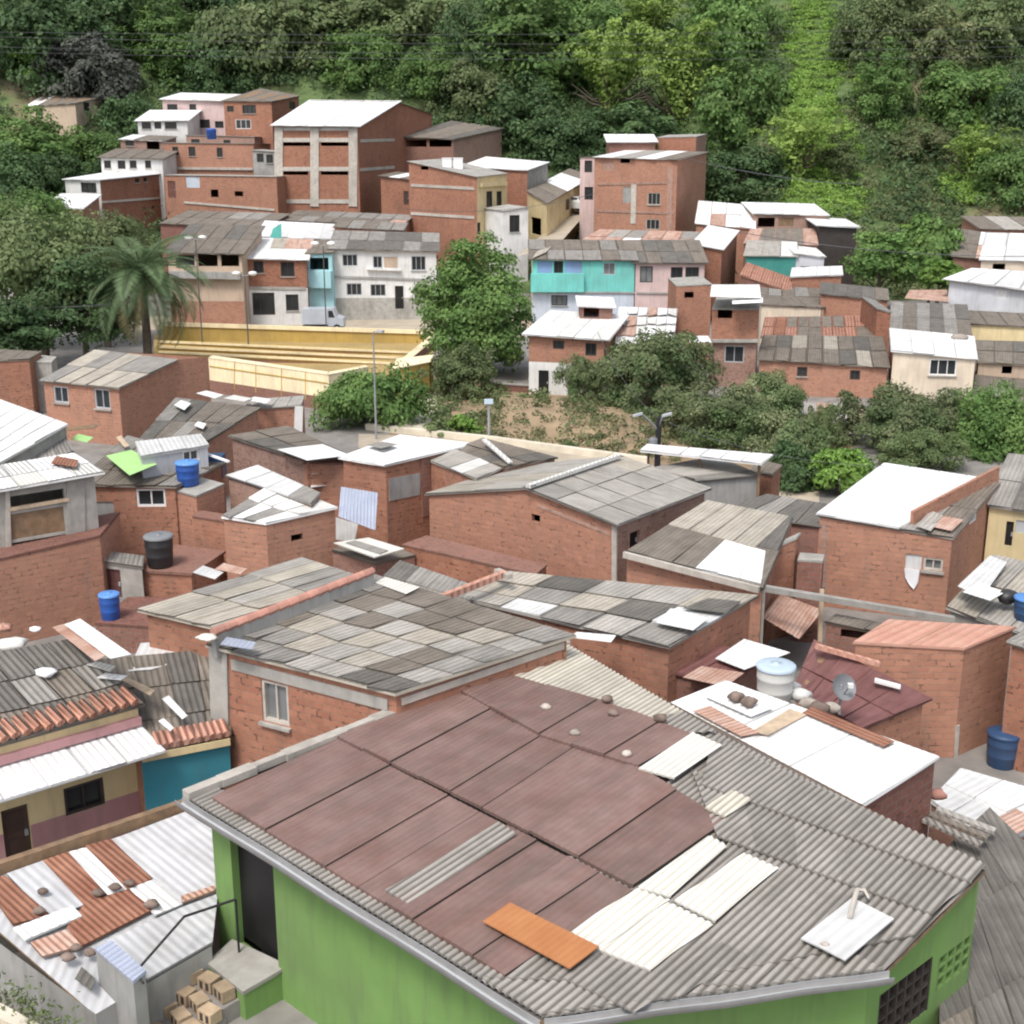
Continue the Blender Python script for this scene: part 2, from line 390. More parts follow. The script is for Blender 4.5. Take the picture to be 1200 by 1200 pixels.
def H(name, label, tops, base=0, walls='brick', roof=None, ops=(), bands=(), cat=None, group=None, trims=(), frames='dark_frame', extra=None, sink=.02, seed=None):
    """a building: tops = roof corners (left, near, right, back ...) counter-clockwise from above"""
    rng = random.Random(seed if seed is not None else label)
    P = [W(p) for p in tops]
    if len(P) == 3: P.append(P[0] + P[2] - P[1])
    n = len(P)
    if base is None: base = min(height(p.x, p.y) for p in P) - 1.2
    ctr = sum(P, V((0, 0, 0))) / n; ctr.z = base
    FOOT.append([(p.x, p.y) for p in P])
    root = thing(name, label, cat or ('house' if 'house' in name else name.replace('_', ' ').split()[-1]), ctr, group)
    wl = walls if isinstance(walls, (list, tuple)) else [walls] * n
    wm = MB()
    made = []
    for i in range(n):
        if wl[i] is None: continue
        A = P[i]; B = P[(i + 1) % n]
        d = V((B.x - A.x, B.y - A.y, 0)); L = d.length
        if L < .02: continue
        d /= L; nrm = V((d.y, -d.x, 0))
        def top(s_): return A.z + (B.z - A.z) * s_ / L - sink
        def onw(px, py): return PL(px, py, A, nrm)
        os_ = []
        for o in ops:
            if o[0] != i: continue
            x0, y0, x1, y1 = o[1:5]; xm = (x0 + x1) / 2; ym = (y0 + y1) / 2
            sa = (onw(x0, ym) - A).dot(d); sb = (onw(x1, ym) - A).dot(d)
            za = onw(xm, y1).z; zb = onw(xm, y0).z
            if sa > sb: sa, sb = sb, sa
            sa = max(.03, sa); sb = min(L - .03, sb); za = max(base + .01, za); zb = min(zb, min(top(sa), top(sb)) - .03)
            if sb - sa < .05 or zb - za < .05:
                print('bad opening', label, o); continue
            os_.append((sa, sb, za, zb, o[5] if len(o) > 5 else 'w', o[6] if len(o) > 6 else None))
        sp = []
        for bd in bands:
            if bd[0] == i: sp.append((onw(bd[1], bd[2]).z, bd[3]))
        sp.sort()
        cuts = sorted({0, L, *[o[0] for o in os_], *[o[1] for o in os_]})
        for sa, sb in zip(cuts[:-1], cuts[1:]):
            if sb - sa < 1e-4: continue
            mid = (sa + sb) / 2
            act = sorted([o for o in os_ if o[0] < mid < o[1]], key=lambda o: o[2])
            z = base
            for o in act:
                if o[2] > z + 1e-3: wall_quad(wm, A, d, sa, sb, z, o[2], z, o[2], wl[i], sp)
                z = max(z, o[3])
            wall_quad(wm, A, d, sa, sb, z, top(sa), z, top(sb), wl[i], sp)
        for sa, sb, za, zb, kind, mt in os_:
            def Q(s_, z, dp=0, A=A, d=d, nrm=nrm): return V((A.x + d.x * s_, A.y + d.y * s_, z)) - nrm * dp
            dr = .14
            for q in ((Q(sa, za), Q(sb, za), Q(sb, za, dr), Q(sa, za, dr)), (Q(sa, zb, dr), Q(sb, zb, dr), Q(sb, zb), Q(sa, zb)),
                      (Q(sa, za, dr), Q(sa, zb, dr), Q(sa, zb), Q(sa, za)), (Q(sb, za), Q(sb, zb), Q(sb, zb, dr), Q(sb, za, dr))):
                wm.face(q, wl[i], .9)
            made.append((sa, sb, za, zb, kind, mt, Q, nrm, d))
    wm.build('wall', root)
    for sa, sb, za, zb, kind, mt, Q, nrm, d in made:
        w = sb - sa; h = zb - za; up = V((0, 0, 1))
        if kind == 'w' or kind == 'wg':
            f = MB(); fm = mt or frames; fw = min(.06, w * .12)
            for s0 in (sa + fw/2, sb - fw/2): f.bar(Q(s0, za, .07), Q(s0, zb, .07), fw, .09, fm, up=nrm)
            for z0 in (za + fw/2, zb - fw/2): f.bar(Q(sa + fw, z0, .07), Q(sb - fw, z0, .07), .09, fw, fm)
            nm = 1 if w < 1.1 else 2
            for k in range(nm):
                s0 = sa + w * (k + 1) / (nm + 1); f.bar(Q(s0, za + fw, .08), Q(s0, zb - fw, .08), .04, .05, fm, up=nrm)
            wo = f.build('window', root)
            g = MB(); g.face([Q(sa, za, .11), Q(sb, za, .11), Q(sb, zb, .11), Q(sa, zb, .11)], 'glass' if kind == 'w' else 'glass_grey')
            g.build('pane', wo)
            if w > .5 and rng.random() < .6:
                sl = MB(); sl.bar(Q(sa - .05, za - .04, -.03), Q(sb + .05, za - .04, -.03), .12, .06, 'concrete'); sl.build('sill', wo)
        elif kind == 'wb':
            f = MB(); fm = mt or 'white_paint'; fw = .07
            for s0 in (sa + fw/2, sb - fw/2): f.bar(Q(s0, za, .05), Q(s0, zb, .05), fw, .12, fm, up=nrm)
            for z0 in (za + fw/2, zb - fw/2): f.bar(Q(sa + fw, z0, .05), Q(sb - fw, z0, .05), .12, fw, fm)
            for k in range(3):
                z0 = za + h * (k + 1) / 4; f.bar(Q(sa + fw, z0, .06), Q(sb - fw, z0, .06), .03, .03, fm)
            wo = f.build('window', root)
            g = MB(); g.face([Q(sa, za, .11), Q(sb, za, .11), Q(sb, zb, .11), Q(sa, zb, .11)], 'glass_blue'); g.build('pane', wo)
        elif kind == 'd':
            f = MB(); fm = mt or 'door_brown'
            f.box((Q(sa, za, .1) + Q(sb, zb, .1)) / 2, d * (w / 2 - .002), nrm * .02, up * (h / 2 - .002), fm)
            for a_, b_ in ((.12, .42), (.52, .9)):
                f.box(Q((sa + sb) / 2, za + h * (a_ + b_) / 2, .078), d * (w * .32), nrm * .008, up * (h * (b_ - a_) / 2), fm, .8)
            do = f.build('door', root)
            hd = MB(); hd.box(Q(sa + w * .86, za + h * .48, .06), d * .03, nrm * .03, up * .06, 'steel_pole'); hd.build('handle', do)
        elif kind == 's':
            f = MB(); fm = mt or 'zinc'
            f.box((Q(sa, za, .06) + Q(sb, zb, .06)) / 2, d * (w / 2 - .002), nrm * .02, up * (h / 2 - .002), fm); f.build('shutter', root)
        elif kind == 'g':
            f = MB(); k = 0
            nx = max(2, round(w / .2)); nz = max(2, round(h / .2))
            for k in range(nx + 1): f.bar(Q(sa + w * k / nx, za, .05), Q(sa + w * k / nx, zb, .05), .035, .1, mt or 'concrete', up=nrm)
            for k in range(nz + 1): f.bar(Q(sa, za + h * k / nz, .054), Q(sb, za + h * k / nz, .054), .09, .035, mt or 'concrete')
            f.build('vent_grille', root)
    if roof:
        rl = roof if isinstance(roof, list) else [roof]
        for r in rl:
            rm = MB()
            for q in r.get('q', [(0, 1, 2, 3)]):
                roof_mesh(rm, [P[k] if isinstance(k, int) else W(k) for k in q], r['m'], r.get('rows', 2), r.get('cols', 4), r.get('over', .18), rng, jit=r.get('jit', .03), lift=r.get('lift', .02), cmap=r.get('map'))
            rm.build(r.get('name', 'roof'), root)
    for tr in trims:     # (part name, edge, [(pxa,pya,pxb,pyb)...], width, proud, material): strips of concrete or paint on a wall
        nm, i, segs, w, pr, m = tr
        A = P[i]; B = P[(i + 1) % n]; d = V((B.x - A.x, B.y - A.y, 0)).normalized(); nrm = V((d.y, -d.x, 0))
        for sgm in segs:
            f = MB(); p0 = PL(sgm[0], sgm[1], A, nrm) + nrm * (pr / 2 - .02); p1 = PL(sgm[2], sgm[3], A, nrm) + nrm * (pr / 2 - .02)
            vert = abs(p1.z - p0.z) > (p1 - p0).length * .7
            if vert: f.bar(p0, p1, w, pr + .04, m, up=nrm)
            else: f.bar(p0, p1, pr + .04 + .006, w, m)
            f.build(nm, root)
    root['_P'] = [tuple(p) for p in P]
    return root
def FB(x0, y0, x1, y1, t0, t1=None, depth=6, rise=0.6, skew=0):
    """front edge seen at two pixels, the house running back from it"""
    A = T(x0, y0, t0); B = T(x1, y1, t1 or t0)
    d = V((B.x - A.x, B.y - A.y, 0)).normalized(); nb = V((-d.y, d.x, 0)) + d * skew
    up = V((0, 0, rise))
    return [A, B, B + nb * depth + up, A + nb * depth + up]
def loose_sheet(name, label, px, mat, z=None, plane=None, cat='sheet', lift=.03, thick=.012, group=None, axis=None):
    """a loose roofing sheet lying on something: four pixels unprojected on a plane or height"""
    if plane: P = [PL(x, y, *plane) for x, y in px]; n = plane[1]
    else:
        P = [W((*p, z)) if len(p) == 2 else (p if isinstance(p, V) else T(*p)) for p in px]; n = (P[1] - P[0]).cross(P[2] - P[0]).normalized()
    if n.z < 0: n = -n
    m = MB(); P = [p + n * lift for p in P]; low = [p - n * thick for p in P]
    ax = axis or (P[-1] - P[0]).normalized()
    m.face(P if (P[1]-P[0]).cross(P[2]-P[0]).dot(n) > 0 else P[::-1], mat, 1, axis=ax)
    m.face(low, mat, .8, axis=ax)
    for i in range(len(P)):
        j = (i + 1) % len(P); m.face([low[i], low[j], P[j], P[i]], mat, .8, axis=ax)
    return solo(m, name, label, cat, sum(P, V((0, 0, 0))) / len(P), group)
def rock(name, label, p, r, mat='stone', group=None, cat='stone', seed=None, flat=.65):
    rg = random.Random(seed if seed is not None else int(p[0]*991 + p[1]*37)); m = MB(); n = 9
    rings = []
    for i in range(6):
        ph = math.pi * i / 5
        ring = [V(p) + V((math.cos(2*math.pi*k/n) * math.sin(ph) * r * (1 + .28 * math.sin(k*2.1 + i + p[0])), math.sin(2*math.pi*k/n) * math.sin(ph) * r * .8 * (1 + .25 * math.cos(k*1.7 + p[1]*3)), (1 - math.cos(ph)) * r * flat)) for k in range(n)]
        ring.append(ring[0].copy()); rings.append(ring)
    m.grid(rings, mat, [[(k * .1, i * .1) for k in range(n + 1)] for i in range(6)], rg.uniform(.8, 1.15))
    return solo(m, name, label, cat, p, group)
def barrel(label, p, r, h, body, lid, name='water_barrel', group=None):
    t = thing(name, label, 'barrel', p, group)
    m = MB(); prof = [(0, .0), (r * .86, .0), (r * .88, .02 * h), (r * .93, .3 * h), (r * .955, .32 * h), (r * .955, .36 * h), (r * .94, .38 * h), (r * .98, .62 * h), (r * 1.0, .64 * h), (r * 1.0, .68 * h), (r * .985, .7 * h), (r * .99, .92 * h)]
    m.lathe(prof, p, body, 20); m.build('body', t)
    l = MB(); l.lathe([(r * 1.06, .9 * h), (r * 1.06, .96 * h), (r * .98, .985 * h), (r * .5, 1.0 * h), (r * .15, 1.0 * h), (r * .15, 1.04 * h), (0, 1.04 * h)], p, lid, 20); l.build('lid', t)
    return t
# ------------------------------------------------------------------ camera, light, sky
cam = bpy.data.cameras.new('camera'); co = bpy.data.objects.new('camera', cam); col.objects.link(co)
co.location = CAM; co.rotation_euler = (math.pi / 2 - PITCH, 0, 0)
cam.sensor_width = 36; cam.sensor_height = 36; cam.sensor_fit = 'HORIZONTAL'
cam.lens = 36 * FPX / 1200; cam.clip_start = .5; cam.clip_end = 3000
scene.camera = co
SUN_EL, SUN_AZ = R_(58), R_(205)      # azimuth clockwise from +Y: behind the camera, to the left
w = bpy.data.worlds.new('World'); scene.world = w; w.use_nodes = True
nt = w.node_tree; bg = nt.nodes['Background']
sky = nt.nodes.new('ShaderNodeTexSky'); sky.sky_type = 'NISHITA'; sky.sun_disc = False
sky.sun_elevation = SUN_EL; sky.sun_rotation = SUN_AZ
sky.air_density = 1.0; sky.dust_density = 6.0; sky.ozone_density = .6; sky.altitude = 900
hs = nt.nodes.new('ShaderNodeHueSaturation'); hs.inputs['Saturation'].default_value = .45      # thin white cloud over the blue
nt.links.new(sky.outputs[0], hs.inputs['Color']); nt.links.new(hs.outputs[0], bg.inputs[0]); bg.inputs[1].default_value = .15
sl = bpy.data.lights.new('sun', 'SUN'); sl.energy = 1.5; sl.angle = R_(15); sl.color = (1, .955, .89)
so = bpy.data.objects.new('sun', sl); col.objects.link(so); so.location = (-20, -30, 60)
dv = V((math.sin(SUN_AZ) * math.cos(SUN_EL), math.cos(SUN_AZ) * math.cos(SUN_EL), math.sin(SUN_EL)))
so.rotation_euler = dv.to_track_quat('Z', 'Y').to_euler()
scene.view_settings.view_transform = 'Standard'; scene.view_settings.look = 'None'
scene.view_settings.exposure = .74; scene.view_settings.gamma = 1
scene.render.engine = 'CYCLES'
scene.cycles.pixel_filter_type = 'BLACKMAN_HARRIS'; scene.cycles.filter_width = 2.1
# ------------------------------------------------------------------ terrain
def sm(a, b, x):
    t = min(1, max(0, (x - a) / (b - a))); return t * t * (3 - 2 * t)
def height(x, y):
    r = sm(14, 34, x)                                  # right of the village the slope starts nearer
    l = sm(-38, -60, x) * sm(70, 120, y)
    d = max(0, y - 106); zl = min(d, 40) * .17
    if d > 40: zl += (d - 40) * .62
    dr = max(0, y - 108); zr = dr * .10
    if dr > 8: zr += (dr - 8) * .42
    z = zl * (1 - r) + zr * r + l * 3
    z += sm(112, 150, y) * (1.3 * math.sin(x * .11 + y * .05) + .8 * math.sin(x * .23 - y * .17))
    return z
def G(px, py, tmin=20, tmax=420):
    t = tmin
    while t < tmax:
        p = T(px, py, t)
        if p.z <= height(p.x, p.y): return p, t
        t += .5
    return p, t
gm = MB()
xs = sorted(set([-900, -600, -400, -260] + list(range(-180, 181, 4)) + [260, 400, 600, 900]))
ys = sorted(set([-120, -60, -20, 0, 20, 40, 60, 80, 96] + list(range(104, 300, 4)) + [330, 380, 450, 560, 700, 900]))
def hz(x, y): return min(height(x, y), 150 + .05 * y)
gr = [[V((x, y, hz(x, y))) for x in xs] for y in ys]
ky = ys.index(112)
gm.grid(gr[:ky + 1], 'earth_grey', [[(x, y) for x in xs] for y in ys[:ky + 1]])
ground = structure(gm, 'ground')
gm = MB(); gm.grid(gr[ky:], 'hill_soil', [[(x, y) for x in xs] for y in ys[ky:]])
structure(gm, 'hillside')
# ------------------------------------------------------------------ foliage
def leaf_obj(name, C, N, S, mat, tint, aspect=.62, sub=None):
    n = len(C); rg = np.random.default_rng(n + 3)
    N = N / np.maximum(np.linalg.norm(N, axis=1, keepdims=True), 1e-6)
    a = rg.normal(size=(n, 3)); a -= N * (a * N).sum(1, keepdims=True); a /= np.maximum(np.linalg.norm(a, axis=1, keepdims=True), 1e-6)
    b = np.cross(N, a)
    S = S[:, None]
    vs = np.stack([C - a * S, C + b * S * aspect, C + a * S, C - b * S * aspect], 1).reshape(-1, 3)
    me = bpy.data.meshes.new(name)
    me.vertices.add(4 * n); me.vertices.foreach_set('co', vs.ravel().astype(np.float32))
    me.loops.add(4 * n); me.loops.foreach_set('vertex_index', np.arange(4 * n, dtype=np.int32))
    me.polygons.add(n); me.polygons.foreach_set('loop_start', np.arange(0, 4 * n, 4, dtype=np.int32))
    me.materials.append(MAT[mat])
    at = me.attributes.new('tint', 'FLOAT', 'FACE'); at.data.foreach_set('value', tint.astype(np.float32))
    me.update(calc_edges=True)
    return me
def crown_arrays(kind, seed, nc, nl, leaf=.045):
    rg = np.random.default_rng(seed)
    Cs, Ns, Ts, Ss = [], [], [], []
    def clump(c, r, k, out, flat=1.0, tint=1.0):
        d = rg.normal(size=(k, 3)); d /= np.linalg.norm(d, axis=1, keepdims=True)
        d[:, 2] = np.where((d[:, 2] < -.15) & (rg.random(k) < .75), -d[:, 2], d[:, 2])
        rr = r * rg.uniform(.55, 1.08, (k, 1)) 
        p = c + d * rr * np.array([1, 1, flat])
        nn = d * .75 + out * .35 + rg.normal(size=(k, 3)) * .38 + np.array([0, 0, .25])
        Cs.append(p); Ns.append(nn); Ts.append(tint * rg.uniform(.78, 1.25, k)); Ss.append(leaf * rg.uniform(.6, 1.35, k))
    if kind == 'bamboo':
        for i in range(nc):
            az = rg.uniform(0, 2 * math.pi); reach = rg.uniform(.25, 1.0); hh = rg.uniform(.35, 1.15)
            tn = rg.uniform(.85, 1.2)
            for q in range(9):
                f = (q + 1) / 9
                c = np.array([math.cos(az) * reach * f ** 1.6, math.sin(az) * reach * f ** 1.6, -.75 + (hh + .75) * (f * 1.5 - .55 * f ** 3) / .95])
                clump(c, .10 + .09 * math.sin(math.pi * f), max(4, nl // 9), np.array([math.cos(az), math.sin(az), .4]), .8, tn)
    else:
        zs = dict(round=.80, tall=1.25, flat=.52, mango=.72, shrub=.85)[kind]
        for i in range(nc):
            d = rg.normal(size=3); d /= np.linalg.norm(d)
            if d[2] < (-.8 if kind in ('round', 'tall') else -.5): d[2] *= -.6
            rad = rg.uniform(.30, .92) if i % 3 else rg.uniform(.75, .98)
            c = d * rad * np.array([1, 1, zs]) * (1 + .13 * math.sin(3 * d[0] + seed) + .10 * math.sin(4 * d[1] + seed * 2))
            clump(c, rg.uniform(.17, .33) * (1.0 if kind != 'mango' else .85), nl, d, .8, rg.uniform(.82, 1.18))
    return np.concatenate(Cs), np.concatenate(Ns), np.concatenate(Ss), np.concatenate(Ts)
CROWNS = {}
def crown_proto(kind, mat, seed, nc=70, nl=105, leaf=.046):
    key = (kind, mat, seed, nc, nl, leaf)
    if key not in CROWNS:
        C, N, S, Tn = crown_arrays(kind, seed, nc, nl, leaf)
        CROWNS[key] = leaf_obj('crown', C, N, S, mat, Tn)
    return CROWNS[key]
def tree(name, label, base, ctr, rx, rz, kind='round', mat='leaf_mid', seed=1, group=None, nc=70, nl=105, leaf=.046, bark='bark', tr=None, cat='tree', stems=1):
    t = thing(name, label, cat, base, group)
    rg = random.Random(seed * 31 + int(base.x * 10))
    m = MB(); r = tr or max(.10, rx * .055)
    for k in range(stems):
        b0 = base + V((rg.uniform(-.3, .3), rg.uniform(-.3, .3), 0)) * (k > 0) - V((0, 0, .4))
        top = ctr + V((rg.uniform(-.15, .15) * rx, rg.uniform(-.15, .15) * rx, rz * .2))
        pts = [b0.lerp(top, f) + V((math.sin(f * 5 + seed) * .05 * rx, math.cos(f * 4 + seed) * .05 * rx, 0)) * (f > 0) for f in (0, .25, .5, .75, 1)]
        m.tube(pts, [r * 1.25, r, r * .85, r * .6, r * .25], bark, 8)
        for j in range(5):
            az = rg.uniform(0, 6.28); s0 = b0.lerp(top, rg.uniform(.4, .75))
            e = ctr + V((math.cos(az) * rx * .7, math.sin(az) * rx * .7, rg.uniform(-.1, .5) * rz))
            m.tube([s0, s0.lerp(e, .5) + V((0, 0, -.06 * rx)), e], [r * .5, r * .33, r * .1], bark, 5)
    m.build('trunk', t)
    o = bpy.data.objects.new('crown', crown_proto(kind, mat, seed % 3 + (10 if kind == 'mango' else 0), nc, nl, leaf)); col.objects.link(o)
    o.parent = t; o.location = ctr - base; o.scale = (rx, rx * rg.uniform(.85, 1.0), rz); o.rotation_euler = (0, 0, rg.uniform(0, 6.28))
    return t
def ptree(name, label, px, py, rpx, kind, mat, seed, t=None, ry=None, group='trees on the hillside', **kw):
    """tree by crown centre and half-width in the picture; stands on the terrain"""
    ry = ry or rpx * .85
    if t is None:
        g, t = G(px, py + ry * .95, 60)
        t = t + rpx * t / FPX * .5
    c = T(px, py, t); base = V((c.x, c.y, height(c.x, c.y)))
    rx = rpx * t / FPX; rz0 = ry * t / FPX
    zs = dict(round=.80, tall=1.25, flat=.52, mango=.72, shrub=.85, bamboo=1.0)[kind]
    if base.z > c.z - rz0 * .4: base.z = c.z - rz0 * .9
    return tree(name, label, base, c, rx * 1.12, rz0 / zs * 1.1, kind, mat, seed, group, **kw)
# ------------------------------------------------------------------ FOREGROUND: the green house with the patched roof
GX = V((.636, .772, 0)).normalized()
gA = Z(218, 935, 3.0)
gn = V((-GX.x * .03, -GX.y * .03, 1)).normalized()
GP = (gA, gn)
def gp(px, py): return PL(px, py, *GP)
rA, rB, rC, rD, rE = gp(218, 935), gp(632, 1193), gp(1038, 1136), gp(1155, 1018), gp(665, 757)
AX = (GX - gn * GX.dot(gn)).normalized(); CR = AX.cross(gn).normalized()
LAM, AMP = .115, .017
def wave(p, k=1.0): return gn * (AMP * k * math.sin(2 * math.pi * p.dot(CR) / LAM))
def corr(mb, q, mat, lift=.0, tint=1.0, k=1.0, lip=.035, ns=None, nv=3, drop=.012, tilt=0.0, base=None):
    a, b, c, d = q      # lower left, lower right, upper right, upper left
    wdt = max(abs((b - a).dot(CR)), abs((c - d).dot(CR)))
    nu = ns or max(3, int(wdt / LAM * 8))
    skew = max(abs((d - a).dot(CR)), abs((c - b).dot(CR))); nv = max(nv, math.ceil(skew / (LAM / 7)))
    P = []; U = []
    for j in range(nv + 1):
        v = j / nv; row = []; ur = []
        for i in range(nu + 1):
            u = i / nu
            p = a * (1-u) * (1-v) + b * u * (1-v) + c * u * v + d * (1-u) * v
            ur.append((p.dot(CR), p.dot(AX)))
            row.append(p + wave(p, k) + gn * (lift + tilt * (1 - v)))
        P.append(row); U.append(ur)
    mb.grid(P, mat, U, tint)
    if lip:
        low = [p - gn * lip for p in P[0]]
        mb.grid([low, [p.copy() for p in P[0]]], mat, [U[0], U[0]], tint * .8)
def rows_of(px4, rows, cols):
    a, b, c, d = [gp(*p) for p in px4]
    for r in range(rows):
        for k in range(cols):
            def S(u, v): return a*(1-u)*(1-v) + b*u*(1-v) + c*u*v + d*(1-u)*v
            yield r, k, [S(k/cols, r/rows), S((k+1)/cols, r/rows), S((k+1)/cols, (r+1)/rows), S(k/cols, (r+1)/rows)]
inset = .34
def ins(p, *dirs):
    for d in dirs: p = p + d * inset
    return p
ab = (rB - rA).normalized(); bc = (rC - rB).normalized(); cd = (rD - rC).normalized(); de = (rE - rD).normalized()
def inw(d): return V((-d.y, d.x, 0)).normalized()
wA = rA + inw(ab) * inset + ab * .14; wB = rB + inw(ab) * inset + inw(bc) * .2 - ab * .15
wC = rC + inw(bc) * inset - bc * .02 + inw(cd) * .02; wD = rD + inw(cd) * .03 - cd * .12; wE = rE + inw(de) * .1 + de * -.1
tops = [wA, wB, wC, wD, wE]
for k, p in enumerate(tops): p.z = gA.z + (p - gA).dot(GX) * .03 - .05
green = H('green_house', 'bright green plastered house in front with a large maroon, white and grey patched corrugated roof', tops, -.6,
          ['stucco_green', 'stucco_green', 'stucco_green', 'brick', 'brick'],
          ops=[(0, 274, 985, 322, 1122, 'o'), (2, 1031, 1146, 1087, 1205, 'g', 'dark_frame'), (2, 1101, 1108, 1141, 1143, 'g', 'stucco_green')], cat='house', sink=-.02)
# dark door leaf deep in the doorway
A = wA; d0 = V((wB.x - wA.x, wB.y - wA.y, 0)).normalized(); n0 = V((d0.y, -d0.x, 0))
dm = MB(); q0 = PL(274, 1122, A, n0); q1 = PL(322, 1122, A, n0); zb = PL(298, 985, A, n0).z; zl = PL(298, 1116, A, n0).z
q0.z = q1.z = zl
dm.box((q0 + q1) / 2 + V((0, 0, (zb - zl) / 2)) - n0 * .16, (q1 - q0) / 2, n0 * .02, V((0, 0, (zb - zl) / 2)), 'door_black')
dm.build('door', green)
# roof: grey corrugated base first, then the sheets on top of it
rm = MB(); rgf = random.Random(5)
under = [rA - gn * .09, rB - gn * .09, rC - gn * .09, rD - gn * .09, rE - gn * .09]
rm.face(under[::-1], 'wood'); rm.face([p + gn * .03 for p in under], 'wave_dark')
for i in range(5):
    rm.face([under[i], under[(i+1)%5], under[(i+1)%5] + gn * .06, under[i] + gn * .06], 'wood')
# grey field, right half: three courses from the ridge down
def course(px4, cols, lift, mats, seed, k=1.0):
    rr = random.Random(seed)
    names = list(mats); wt = [mats[q] for q in names]
    for r, c_, q in rows_of(px4, 1, cols):
        corr(rm, q, rr.choices(names, wt)[0], lift + rr.uniform(0, .008), rr.uniform(.86, 1.12), k, tilt=.02 + rr.uniform(0, .008))
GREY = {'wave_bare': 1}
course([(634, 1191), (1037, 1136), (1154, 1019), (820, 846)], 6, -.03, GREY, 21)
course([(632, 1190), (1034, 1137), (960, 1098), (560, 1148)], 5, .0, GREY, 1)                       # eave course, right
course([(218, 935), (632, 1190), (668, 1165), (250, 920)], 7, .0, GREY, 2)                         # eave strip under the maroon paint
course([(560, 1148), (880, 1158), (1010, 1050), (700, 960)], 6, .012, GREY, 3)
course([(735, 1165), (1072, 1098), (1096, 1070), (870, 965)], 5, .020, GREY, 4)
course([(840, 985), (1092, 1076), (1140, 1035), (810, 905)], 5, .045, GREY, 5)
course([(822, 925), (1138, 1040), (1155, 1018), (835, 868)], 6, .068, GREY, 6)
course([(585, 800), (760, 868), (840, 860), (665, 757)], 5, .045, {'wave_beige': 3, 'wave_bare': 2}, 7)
# maroon painted flat-looking sheets: three courses
def maroon(px4, cols, lift, seed, k=.2, mat='maroon'):
    rr = random.Random(seed)
    for r, c_, q in rows_of(px4, 1, cols):
        hh = lift + (c_ % 2) * .022 + rr.uniform(0, .01)
        q = [q[0] + CR * .006, q[1] - CR * .006, q[2] - CR * .006, q[3] + CR * .006]
        corr(rm, q, mat, hh, rr.uniform(.90, 1.08), k, lip=.06, nv=4, tilt=.025)
        for e0, e1 in ((0, 3), (1, 2)):
            rm.face([q[e0] + gn * (hh - .05), q[e1] + gn * (hh - .05), q[e1] + gn * hh, q[e0] + gn * (hh + .02)], 'dark_frame')
maroon([(248, 938), (420, 1044), (562, 954), (395, 868)], 5, .036, 11)
maroon([(420, 1044), (592, 1148), (742, 1046), (562, 954)], 5, .038, 12)
maroon([(395, 868), (565, 952), (690, 868), (522, 806)], 5, .066, 13)
maroon([(565, 952), (742, 1044), (852, 966), (690, 868)], 3, .066, 14)
maroon([(522, 806), (632, 868), (700, 826), (585, 792)], 2, .095, 15)
maroon([(632, 868), (748, 905), (812, 866), (700, 824)], 3, .095, 16, .2)
# bare strips where the paint is missing
strip = MB()
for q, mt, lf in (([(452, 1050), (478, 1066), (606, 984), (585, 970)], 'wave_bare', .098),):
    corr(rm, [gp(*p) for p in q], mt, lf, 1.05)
# translucent white sheets
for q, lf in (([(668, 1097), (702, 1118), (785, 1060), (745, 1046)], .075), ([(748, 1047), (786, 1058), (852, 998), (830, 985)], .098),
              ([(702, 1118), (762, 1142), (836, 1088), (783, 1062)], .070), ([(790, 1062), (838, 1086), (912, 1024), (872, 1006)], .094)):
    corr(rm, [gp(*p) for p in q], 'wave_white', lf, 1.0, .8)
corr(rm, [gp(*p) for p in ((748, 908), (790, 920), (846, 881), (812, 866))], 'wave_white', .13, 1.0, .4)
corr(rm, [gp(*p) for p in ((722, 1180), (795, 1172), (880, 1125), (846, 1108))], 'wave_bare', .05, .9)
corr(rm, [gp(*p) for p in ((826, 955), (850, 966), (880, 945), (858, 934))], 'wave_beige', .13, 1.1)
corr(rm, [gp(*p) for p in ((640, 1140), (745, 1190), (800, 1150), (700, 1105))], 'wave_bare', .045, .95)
rm.build('roof', green)
# cement verge along the left edge and gutters along both eaves
vm = MB()
N_ = 14
for i in range(N_):
    p0 = rA.lerp(rE, i / N_) + gn * .05; p1 = rA.lerp(rE, (i + 1.03) / N_) + gn * .05
    vm.bar(p0, p1, .20 + .05 * math.sin(i * 2.3), .13 + .02 * math.sin(i * 3.1), 'pale_mortar', tint=.9 + .1 * math.sin(i * 1.7))
vm.build('verge', green)
for p0, p1 in ((rA - ab * .1, rB + ab * .02), (rB + bc * .06, rC + bc * .05)):
    gu = MB(); ou = -inw((p1 - p0).normalized()); pr = [(-.07, .05), (-.065, -.04), (0, -.075), (.065, -.04), (.07, .05)]
    rows = []; uv = []
    for f in [i / 12 for i in range(13)]:
        c = p0.lerp(p1, f) + ou * .08 - V((0, 0, .07 + .012 * math.sin(f * 15)))
        rows.append([c + ou * a_ + V((0, 0, b_)) for a_, b_ in pr]); uv.append([(a_, f * 5) for a_, b_ in pr])
    gu.grid(rows, 'gutter', uv); gu.grid([[p - ou * .006 + V((0, 0, .006)) for p in r][::-1] for r in rows], 'grey_paint', uv)
    gu.build('gutter', green)
